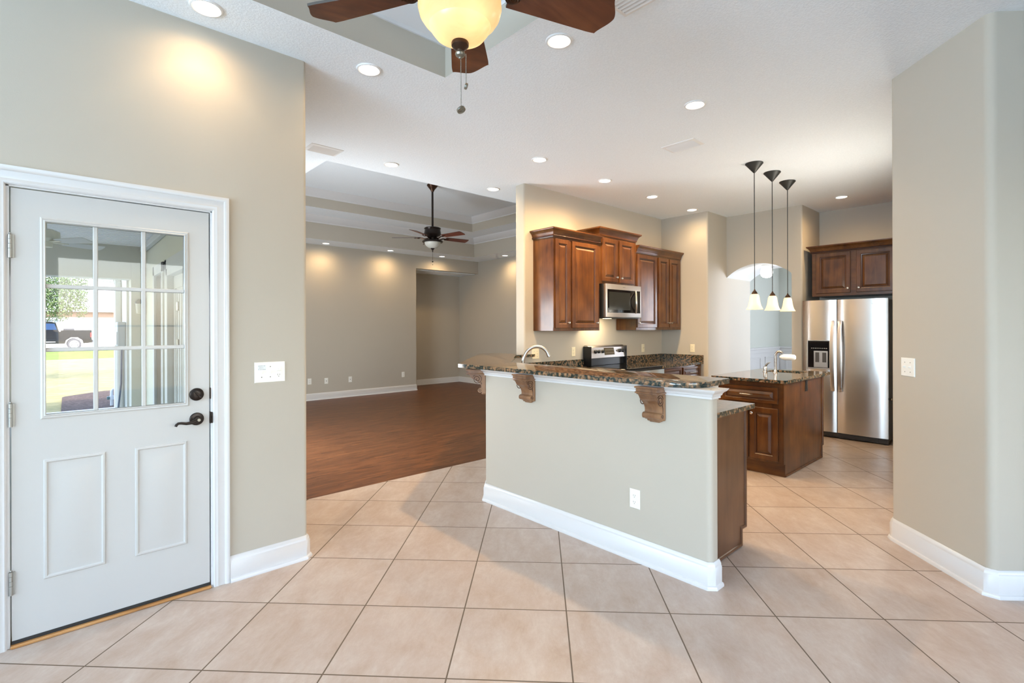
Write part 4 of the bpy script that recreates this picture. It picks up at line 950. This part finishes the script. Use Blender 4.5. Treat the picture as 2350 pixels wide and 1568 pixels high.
# ================================================================= WALL PLATES  (local: +X across, +Z up, -Y out of the wall)
def plate(t, w, h, mat):
    g = G(); g.panel((-w/2, 0, -h/2), (1, 0, 0), (0, 0, 1), (0, -1, 0), w, h, [(0, 0.0005, 0), (0.0008, 0.003, 0), (0.004, 0.0055, 0)]); g.obj('cover_plate', mat, t, local=True)
def receptacle(t, x, z, mat):
    g = G(); g.prism([(x+0.0165*math.cos(a)*1.0, z+max(-0.0135, min(0.0135, 0.0165*math.sin(a)))) for a in [2*PI*k/24 for k in range(24)]], 0.0050, 0.0072, fm=lambda a, b, c: (a, -c, b)); g.mi = 1
    for sx, h in ((-0.006, 0.0045), (0.006, 0.0036)): g.box(x+sx-0.0011, x+sx+0.0011, -0.0076, -0.0070, z+0.003-h, z+0.003+h)
    g.box(x-0.0022, x+0.0022, -0.0076, -0.0070, z-0.0095, z-0.0055); g.obj('receptacle', [mat, SLOT], t, local=True)
def toggle(t, x, z, mat, up=True):
    g = G(); g.box(x-0.0055, x+0.0055, -0.0068, -0.004, z-0.012, z+0.012, 0.0008); g.box(x-0.004, x+0.004, -0.020, -0.005, z-0.003, z+0.006, 0.001, M=Matrix.Translation((0, 0, 0)))
    g.mi = 1; 
    for zz in (z-0.030, z+0.030): g.lathe([(0, 0.0064), (0.0028, 0.0062), (0.0034, 0.005)], 10, (x, 0, zz), RY)
    g.obj('toggle', [mat, SLOT], t, local=True)
def outlet(label, loc, rz, mat=WHITE, kind='duplex', group='wall outlets'):
    t = thing('wall_outlet' if kind in ('duplex', 'data') else 'switch_plate', label, 'outlet' if kind in ('duplex', 'data') else 'light switch', loc, rz, group)
    if kind == 'duplex': plate(t, 0.072, 0.116, mat); receptacle(t, 0, 0.0195, mat); receptacle(t, 0, -0.0195, mat)
    if kind == 'data':
        plate(t, 0.072, 0.116, mat); g = G(); g.lathe([(0, 0.012), (0.004, 0.012), (0.005, 0.006)], 12, (0, 0, 0), RY); g.box(-0.007, 0.007, -0.0068, -0.005, -0.008, 0.008); g.obj('jack', SLOT, t, local=True)
    if kind == 'two': plate(t, 0.118, 0.118, mat); toggle(t, -0.023, 0, mat); toggle(t, 0.023, 0, mat)
    if kind == 'one': plate(t, 0.072, 0.116, mat); toggle(t, 0, 0, mat)
    return t
outlet('white duplex outlet low on the bar half wall', (KF, 1.754, 0.368), -PI/2)
outlet('white outlet low on the far living wall, leftmost in view', (3.668, 9.855, 0.372), 0)
outlet('white cable jack plate low on the far living wall, second from the left', (3.997, 9.855, 0.360), 0, WHITE, 'data')
outlet('white cable jack plate low on the far living wall, third from the left', (4.494, 9.855, 0.356), 0, WHITE, 'data')
outlet('white outlet low on the far living wall, nearest the hall recess', (5.722, 9.855, 0.374), 0)
outlet('almond double switch plate behind the arched faucet', (4.123, 4.119, 1.104), 0, ALMOND, 'two', 'kitchen wall plates')
outlet('almond outlet on the kitchen wall just left of the range', (4.792, 4.119, 1.106), 0, ALMOND, 'duplex', 'kitchen wall plates')
outlet('almond switch on the kitchen wall right of the range', (6.335, 4.119, 1.106), 0, ALMOND, 'one', 'kitchen wall plates')
outlet('almond outlet on the side of the kitchen pier', (6.843, 3.620, 1.103), -PI/2, ALMOND, 'duplex', 'kitchen wall plates')
outlet('white double switch plate on the angled right wall', (4.011, 0.6615, 1.152), -PI+PI/4, WHITE, 'two', 'switch plates')
t = outlet('black outlet on the end of the kitchen island', (5.630, 1.7525, 0.815), 0, BLACK, 'duplex', None)
# three gang plate beside the door
t = thing('switch_plate', 'white three-gang switch plate on the wall beside the door', 'light switch', (0.938, yL, 1.154), 0)
plate(t, 0.170, 0.120, WHITE); toggle(t, -0.047, 0.003, WHITE); toggle(t, 0.0, 0.003, WHITE)
receptacle(t, 0.046, -0.019, WHITE)
g = G(); g.box(0.032, 0.060, -0.0075, -0.005, 0.006, 0.034, 0.002); g.box(0.042, 0.056, -0.016, -0.006, 0.016, 0.023, 0.001); g.obj('rocker', WHITE, t, local=True)
g = G(); g.box(-0.068, -0.024, -0.0064, -0.0054, 0.014, 0.044); lab = g.obj('label_tape', plain('label_tape', srgb(226, 230, 230), 0.4), t, local=True)
g = G()
for (zz, xs_) in ((0.038, [-0.063, -0.058, -0.053, -0.048, -0.043, -0.035, -0.031]), (0.028, [-0.060, -0.054, -0.049, -0.041]), (0.018, [-0.063, -0.055, -0.050, -0.044, -0.038, -0.033, -0.028])):
    for x in xs_: g.box(x-0.0016, x+0.0014, -0.0068, -0.0063, zz-0.0016, zz+0.0016)
g.obj('label_lettering', plain('label_ink', srgb(140, 142, 142), 0.5), lab, local=True)
# ================================================================= WINDOWS (behind the camera / side rooms)
def window(n, M, w, h, cols, rows, doors=False):
    t = sroot('window_%d' % n)
    g = G()
    for a in ((-w/2, -w/2+0.05, 0, h), (w/2-0.05, w/2, 0, h), (-w/2, w/2, 0, 0.05), (-w/2, w/2, h-0.05, h)): g.box(a[0], a[1], -0.035, 0.035, a[2], a[3], M=M)
    for c_ in range(1, cols): x = -w/2+w*c_/cols; g.box(x-0.025, x+0.025, -0.03, 0.03, 0, h, M=M)
    for r_ in range(1, rows): z = h*r_/rows; g.box(-w/2, w/2, -0.012, 0.012, z-0.01, z+0.01, M=M)
    g.obj('window_frame', TRIM, t)
    g = G(); g.box(-w/2+0.05, w/2-0.05, -0.003, 0.003, 0.05, h-0.05, M=M); g.obj('window_pane', GLASS, t)
MY_ = lambda x, y, z: Matrix.Translation((x, y, z)) @ Matrix.Rotation(PI/2, 4, 'Z')
window(1, MY_(-4.665, 1.30, 0.45), 2.8, 2.0, 3, 2); window(2, MY_(-4.665, -1.65, 0.45), 2.3, 2.0, 3, 2)
window(5, Matrix.Translation((1.5, -3.07, 0.45)), 3.0, 2.0, 3, 2)
window(6, Matrix.Translation((5.55, 0.80, 1.12)), 1.3, 1.0, 2, 2)  # added frame and pane before the kitchen fill lamp; wall behind is solid
window(3, MY_(1.075, 7.70, 0.15), 0.6, 1.95, 1, 1); window(4, MY_(12.17, 0.1, 0.65), 1.9, 1.8, 2, 2)
# ================================================================= OUTSIDE
STUC = plain('stucco', srgb(205, 204, 192), 0.85); EXW = plain('exterior_white', srgb(212, 212, 206), 0.6); PCW = plain('porch_ceiling_white', srgb(250, 250, 248), 0.6)
g = G(); g.box(-9, 1.0, 3.30, 9.4, 2.60, 2.68); struct(g.obj('ceiling_porch', PCW), 'white boarded porch ceiling')
g = G()
for k in range(60): g.box(-9, 0.99, 3.4+k*0.1, 3.412+k*0.1, 2.594, 2.601)
struct(g.obj('trim_porch_boards', PCW))
g = G(); g.box(-9, 0.8279, 9.06, 9.35, 2.125, 2.60); struct(g.obj('wall_porch_beam', STUC), 'stucco beam at the porch edge')
g = G(); g.box(0.828, 1.0, 9.05, 9.36, -0.15, 2.60); struct(g.obj('wall_porch_column', STUC), 'stucco column at the porch edge')
g = G()
for a in ((3.30, 5.35, -0.15), (7.05, 7.40, -0.15), (8.0, 9.36, -0.15), (5.35, 7.05, 2.10), (7.40, 8.0, 2.10)): g.box(0.998, 0.9995, a[0], a[1], a[2], 2.60)
struct(g.obj('wall_exterior', plain('exterior_paint', srgb(218, 216, 196), 0.8)))
g = G(); g.box(0.80, 1.0, 9.36, 10.30, -0.2, 3.0); struct(g.obj('wall_exterior_side', plain('exterior_grey', srgb(214, 214, 208), 0.8)))
g = G(); g.box(0.93, 0.9975, 3.4, 9.04, 2.52, 2.60, 0.01); struct(g.obj('trim_porch', EXW))
g = G(); g.box(-9, 0.999, 3.30, 9.36, -0.15, -0.03); struct(g.obj('floor_porch', plain('concrete', srgb(196, 192, 184), 0.9)))
g = G(); g.box(-9, 1.2, 9.36, 12.6, -0.2, -0.135); struct(g.obj('floor_walk', bpy.data.materials['concrete']))
# french door pair in the living room wall, seen from outside
fd = sroot('door_2', 'white french doors onto the porch', (1.0, 6.2, 0))
g = G()
for y0, y1 in ((5.35, 5.44), (6.96, 7.05)): g.box(0.965, 1.10, y0, y1, 0, 2.10, 0.004)
g.box(0.965, 1.10, 5.35, 7.05, 2.02, 2.10, 0.004)
for y0, y1 in ((5.22, 5.34), (7.06, 7.18)): g.box(0.972, 0.9985, y0, y1, 0, 2.22, 0.004)
g.box(0.972, 0.9985, 5.22, 7.18, 2.10, 2.22, 0.004); g.box(0.968, 0.9985, 7.30, 7.40, 0, 2.22, 0.004); g.box(0.968, 0.9985, 8.0, 8.10, 0, 2.22, 0.004); g.box(0.968, 0.9985, 7.30, 8.10, 2.10, 2.22, 0.004); g.obj('door_casing', EXW, fd)
for y0, y1 in ((5.445, 6.195), (6.205, 6.955)):
    g = G()
    for a in ((y0, y0+0.12, 0.02, 2.01), (y1-0.12, y1, 0.02, 2.01), (y0+0.12, y1-0.12, 0.02, 0.26), (y0+0.12, y1-0.12, 1.87, 2.01)): g.box(1.03, 1.075, a[0], a[1], a[2], a[3])
    lf = g.obj('door_leaf', EXW, fd)
    g = G(); g.box(1.04, 1.07, y0+0.12, y1-0.12, 0.26, 1.87)
    for k in range(4): yy = y0+0.17+k*0.13; g.box(1.033, 1.041, yy, yy+0.04, 0.30, 1.83, 0.003)
    g.obj('panel', EXW, lf)
# dark latch and hinge plates on the leaf nearest the entry door
for yy, zz, h_, m_ in ((5.90, 1.24, 0.04, BLKIRON), (5.90, 1.13, 0.035, BLKIRON), (6.70, 1.66, 0.05, PEWTER), (6.70, 1.24, 0.05, PEWTER)):
    g = G(); g.box(1.022, 1.0299, yy-0.05, yy+0.05, zz-h_, zz+h_, 0.002); g.obj('latch_plate', m_, fd)
t = thing('porch_sconce', 'small dark lantern on the porch column', 'wall lamp', (0.914, 9.05, 1.75))
g = G(); g.lathe([(0.0, 1.84), (0.02, 1.83), (0.05, 1.78), (0.05, 1.77), (0, 1.77)], 12, (0.914, 8.99, 0)); g.box(0.89, 0.94, 9.0, 9.049, 1.73, 1.77, 0.004); g.obj('bracket', DGREY, t)
g = G(); g.lathe([(0.045, 1.77), (0.035, 1.63), (0.0, 1.62)], 12, (0.914, 8.99, 0)); g.obj('glass', FROSTOFF, t)
# porch fan
fx, fy = -0.06, 7.1
t = thing('porch_fan', 'white ceiling fan on the porch outside the door', 'ceiling fan', (fx, fy, 2.60))
CRM = plain('fan_cream', srgb(232, 230, 214), 0.5)
g = G(); g.lathe([(0, 2.60), (0.075, 2.60), (0.07, 2.57), (0.03, 2.54), (0, 2.54)], 24, (fx, fy, 0)); g.tube([(fx, fy, 2.55), (fx, fy, 2.43)], 0.013, 10); g.obj('canopy', CRM, t)
g = G(); g.lathe([(0, 2.45), (0.06, 2.445), (0.115, 2.42), (0.12, 2.345), (0.09, 2.325), (0.06, 2.31), (0.055, 2.26), (0, 2.255)], 28, (fx, fy, 0)); g.obj('motor', CRM, t)
for k in range(5):
    b = rotZ(blade_mesh(0.15, 0.50, 0.05, 0.070, 0.006, math.radians(-14), False), math.radians(22+72*k), (fx, fy, 2.315)); bo = b.obj('blade', [EXW, EXW], t)
    g = G(); g.box(0.05, 0.19, -0.02, 0.02, -0.006, 0.002, 0.002); rotZ(g, math.radians(22+72*k), (fx, fy, 2.315)); g.obj('blade_bracket', CRM, bo)
# ground
def m_ground(name, cols, scale):
    t = NT(name); g_ = t.new('ShaderNodeNewGeometry').outputs['Position']
    n = t.noise(g_, scale, 5, 0.7); return t.set(color=t.ramp(n, [(0.3, cols[0]), (0.55, cols[1]), (0.75, cols[2])]), rough=0.95, spec=0.1)
LAWN = m_ground('lawn_grass', (srgb(112, 108, 70), srgb(134, 126, 88), srgb(148, 136, 100)), 3.0)
LUSH = m_ground('green_grass', (srgb(84, 100, 42), srgb(104, 120, 54), srgb(120, 132, 68)), 3.0)
MULCH = m_ground('mulch', (srgb(46, 38, 34), srgb(84, 70, 62), srgb(128, 112, 102)), 26.0)
o = G(); o.face([(-60, 3.3, -0.155), (60, 10.8, -0.155), (60, 34, -0.155), (-60, 34, -0.155)]); o = o.obj('lawn', LAWN, flat=True); o['kind'] = 'structure'
o = G(); o.face([(-60, 34, -0.15), (60, 34, -0.15), (60, 46, -0.15), (-60, 46, -0.15)]); o = o.obj('lawn_verge', LUSH, flat=True); o['kind'] = 'structure'
o = G(); o.face([(-80, 46, -0.16), (80, 46, -0.16), (80, 62, -0.16), (-80, 62, -0.16)]); o = o.obj('street', plain('asphalt', srgb(126, 126, 130), 0.9), flat=True); o['kind'] = 'structure'
g = G(); pts = rounded([(0.10, 12.6), (3.6, 12.6), (3.6, 16.4), (0.9, 16.1), (0.14, 15.3)], [0, 0, 0, 0.6, 0.4]); g.prism(pts, -0.17, -0.135)
mu = g.obj('mulch', MULCH); mu['kind'] = 'stuff'; mu['label'] = 'brown bark mulch bed beside the house'; mu['category'] = 'mulch'
# house across the street
t = thing('neighbor_house', 'white house with garage doors across the street', 'house', (2, 60, -0.15))
g = G(); g.box(-14, 16, 60, 68, -0.15, 2.44); g.obj('wall', plain('house_white', srgb(205, 202, 198), 0.8), t)
g = G(); g.box(-14, 16, 59.95, 68, 2.44, 3.0); g.obj('brick_band', plain('house_brick', srgb(150, 118, 100), 0.9), t)
g = G(); g.prism([(59.3, 3.0), (68.7, 3.0), (64, 6.4)], -14.6, 16.6, fm=lambda a, b, c: (c, a, b)); g.obj('roof', plain('roof_shingle', srgb(150, 150, 152), 0.9), t)
g = G(); g.box(-14.6, 16.6, 59.2, 59.32, 2.92, 3.10); g.obj('fascia', EXW, t)
for gx in (-3.4, 2.0):
    g = G(); g.box(gx, gx+4.6, 59.9, 59.99, -0.15, 2.35); gd = g.obj('garage_door', EXW, t)
    for k in range(8):
        g = G(); g.box(gx+0.2+k*0.54, gx+0.64+k*0.54, 59.87, 59.899, 1.95, 2.2); g.obj('window', plain('garage_glass', srgb(110, 116, 124), 0.2) if 'garage_glass' not in bpy.data.materials else bpy.data.materials['garage_glass'], gd)
# pickup truck
TP = plain('truck_paint', srgb(18, 20, 26), 0.12, coat=1.0); TY = 49.8
t = thing('pickup_truck', 'black pickup truck parked across the lawn', 'truck', (-0.5, TY+1, -0.15))
body = [(2.15, 0.35), (2.15, 1.30), (0.40, 1.30), (0.38, 1.20), (0.30, 1.20), (0.12, 1.86), (-0.2, 1.93), (-1.5, 1.93), (-1.75, 1.88), (-2.45, 1.22), (-3.55, 1.10), (-3.75, 0.95), (-3.75, 0.35), (-3.35, 0.30), (-3.30, 0.55), (-3.0, 0.75), (-2.6, 0.75), (-2.35, 0.55), (-2.30, 0.30),
        (0.62, 0.30), (0.68, 0.55), (0.95, 0.76), (1.33, 0.76), (1.60, 0.55), (1.66, 0.30)]
g = G(); g.prism(body[::-1], TY, TY+1.95, fm=lambda a, b, c: (a, c, b)); g.obj('body', TP, t)
for a, b in ((-0.72, 0.10), (-1.62, -0.82)):
    g = G(); g.prism([(a, 1.33), (b+0.08, 1.33), (b-0.06, 1.78), (a, 1.80)] if b > 0 else [(a-0.45, 1.30), (b, 1.33), (b, 1.80), (a, 1.78)], TY-0.012, TY-0.001, fm=lambda a, b, c: (a, c, b)); g.obj('window', plain('truck_glass', srgb(40, 60, 90), 0.08), t)
TIRE = plain('tire', srgb(70, 70, 72), 0.8); RIM = plain('rim', srgb(225, 225, 228), 0.3, metal=0.5)
for wx in (1.14, -2.82):
    for wy in (TY+0.08, TY+1.87):
        g = G(); Mx = Matrix.Rotation(PI/2, 4, 'X'); g.lathe([(0.27, 0.12), (0.37, 0.13), (0.41, 0.09), (0.41, -0.09), (0.37, -0.13), (0.27, -0.12)], 28, (wx, wy, 0.26), Mx); w_ = g.obj('wheel', TIRE, t)
        g = G(); g.lathe([(0.0, 0.10), (0.06, 0.11), (0.07, 0.08), (0.0, 0.08)], 16, (wx, wy, 0.26), Mx); g.lathe([(0.235, 0.12), (0.275, 0.125), (0.275, 0.0), (0.235, 0.0)], 28, (wx, wy, 0.26), Mx)
        for k in range(5):
            g.box(0.04, 0.25, -0.045, 0.045, 0.07, 0.11, 0.01, M=Matrix.Translation((wx, wy, 0.26)) @ Mx @ Matrix.Rotation(2*PI*k/5+0.3, 4, 'Z'))
        g.obj('rim', RIM, w_)
g = G(); g.box(2.06, 2.158, TY-0.01, TY+0.14, 0.76, 1.10, 0.01); g.obj('tail_light', plain('tail_red', srgb(190, 40, 40), 0.3), t)
g = G(); g.box(2.15, 2.24, TY+0.05, TY+1.9, 0.36, 0.56, 0.02); g.obj('bumper', plain('bumper_dark', srgb(60, 62, 66), 0.4), t)
g = G(); g.box(0.55, 1.15, TY+0.25, TY+1.7, 1.24, 1.43, 0.03); g.obj('bed_box', plain('bedbox', srgb(48, 50, 56), 0.4), t)
g = G(); g.box(-0.75, -0.60, TY-0.02, TY-0.001, 1.18, 1.22); g.box(-0.9, 0.1, TY-0.01, TY-0.001, 0.42, 0.46); g.obj('door_handle', RIM, t)
# tree
t = thing('oak_tree', 'leafy green tree hanging over the lawn', 'tree', (-2.2, 21.0, -0.15))
g = G(); g.tube([(-2.2, 21, -0.15), (-2.15, 21, 1.6), (-1.9, 21, 3.2), (-1.5, 20.8, 4.8)], [0.22, 0.19, 0.15, 0.08], 12); BARK = plain('bark', srgb(112, 100, 86), 0.9); g.obj('trunk', BARK, t)
g = G()
for e in ((-0.5, 20, 3.3), (0.6, 20.2, 3.0), (0.2, 19.5, 4.0), (-0.6, 22, 4.2), (1.0, 20.6, 3.6)): g.tube([(-1.9, 21, 3.0), ((-1.9+e[0])/2, (21+e[1])/2, 3.4), e], [0.08, 0.05, 0.02], 8)
g.obj('branch', BARK, t)
verts = []; faces = []
def leafcloud(c, r, n):
    for _ in range(int(n*2.4)):
        while True:
            p = Vector((random.uniform(-1, 1), random.uniform(-1, 1), random.uniform(-1, 1)))
            if p.length < 1: break
        q = Vector((c[0]+p.x*r[0], c[1]+p.y*r[1], c[2]+p.z*r[2])); s_ = random.uniform(0.020, 0.042)
        M = Euler((random.uniform(0, 6.3), random.uniform(0, 6.3), random.uniform(0, 6.3))).to_matrix(); i = len(verts)
        for a, b in ((-1, 0), (0, -0.45), (1, 0), (0, 0.45)): verts.append(q+M @ Vector((a*s_, b*s_, 0)))
        faces.append((i, i+1, i+2, i+3))
for cc, rr, nn in (((-0.35, 20, 2.75), (0.75, 0.7, 0.75), 1500), ((0.15, 20, 2.35), (0.6, 0.6, 0.55), 1100), ((0.45, 20, 2.75), (0.4, 0.6, 0.5), 600), ((0.0, 20, 1.95), (0.45, 0.5, 0.35), 450), ((0.2, 20.4, 3.6), (1.6, 1.2, 0.7), 2200), ((-1.5, 21, 4.0), (1.6, 1.5, 1.0), 1500), ((0.62, 20, 2.1), (0.2, 0.3, 0.4), 180)):
    leafcloud(cc, rr, nn)
me = bpy.data.meshes.new('foliage'); me.from_pydata(verts, [], faces)
tl = NT('leaf_green'); gi = tl.new('ShaderNodeNewGeometry').outputs['Random Per Island']
me.materials.append(tl.set(color=tl.ramp(gi, [(0, srgb(50, 72, 38)), (0.5, srgb(76, 100, 54)), (1, srgb(116, 136, 84))]), rough=0.6))
o = bpy.data.objects.new('foliage', me); COL.objects.link(o); o.parent = t; me.transform(Matrix.Translation((2.2, -21.0, 0.15)))
# things on the outside wall
MB = plain('meter_grey', srgb(176, 186, 190), 0.5)
t = thing('meter_box', 'grey electric meter box on the exterior wall', 'meter box', (0.76, 9.7, 1.15))
g = G(); g.box(0.70, 0.799, 9.45, 9.80, 1.15, 1.51, 0.008); g.obj('box', MB, t)
g = G(); g.box(0.69, 0.7005, 9.48, 9.77, 1.17, 1.36, 0.003); g.obj('cover', plain('meter_cover', srgb(200, 204, 204), 0.5), t)
g = G(); g.tube([(0.745, 9.62, 1.14), (0.745, 9.62, -0.13)], 0.05, 12); g.obj('conduit', EXW, t)
g = G(); g.tube([(0.75, 9.45, 1.12), (0.74, 9.42, 0.6), (0.70, 9.40, 0.2), (0.64, 9.40, -0.12)], 0.012, 8); g.obj('cable', plain('cable_blue', srgb(90, 100, 120), 0.6), t)
g = G(); g.box(0.715, 0.797, 10.05, 10.28, -0.15, 2.15, 0.01); g.box(0.715, 0.797, 10.10, 10.22, 2.1, 2.25, 0.01)
g.tube([(0.745, 10.17, 2.18), (0.55, 11.2, 2.28), (0.35, 12.2, 2.5)], 0.045, 8); tag(g.obj('downspout', EXW), 'white rain downspout on the corner of the exterior wall', 'downspout')
t = thing('irrigation_valve', 'pale blue pipe valve standing in the mulch', 'pipe', (0.92, 12.9, -0.14))
g = G(); PB = plain('pipe_pale', srgb(186, 196, 206), 0.5)
g.tube([(0.86, 12.9, -0.14), (0.86, 12.9, 0.16), (0.88, 12.9, 0.19), (0.96, 12.9, 0.19), (0.98, 12.9, 0.16), (0.98, 12.9, -0.14)], 0.024, 10)
for x in (0.86, 0.98): g.tube([(x, 12.9, -0.02), (x, 12.9, 0.06)], 0.036, 12)
g.obj('pipe', PB, t)
g = G()
for x, s_ in ((0.86, -1), (0.98, 1)): g.box(min(x+s_*0.03, x+s_*0.075), max(x+s_*0.03, x+s_*0.075), 12.87, 12.93, -0.01, 0.05, 0.006)
g.obj('valve_handle', plain('valve_green', srgb(70, 100, 104), 0.5), t)
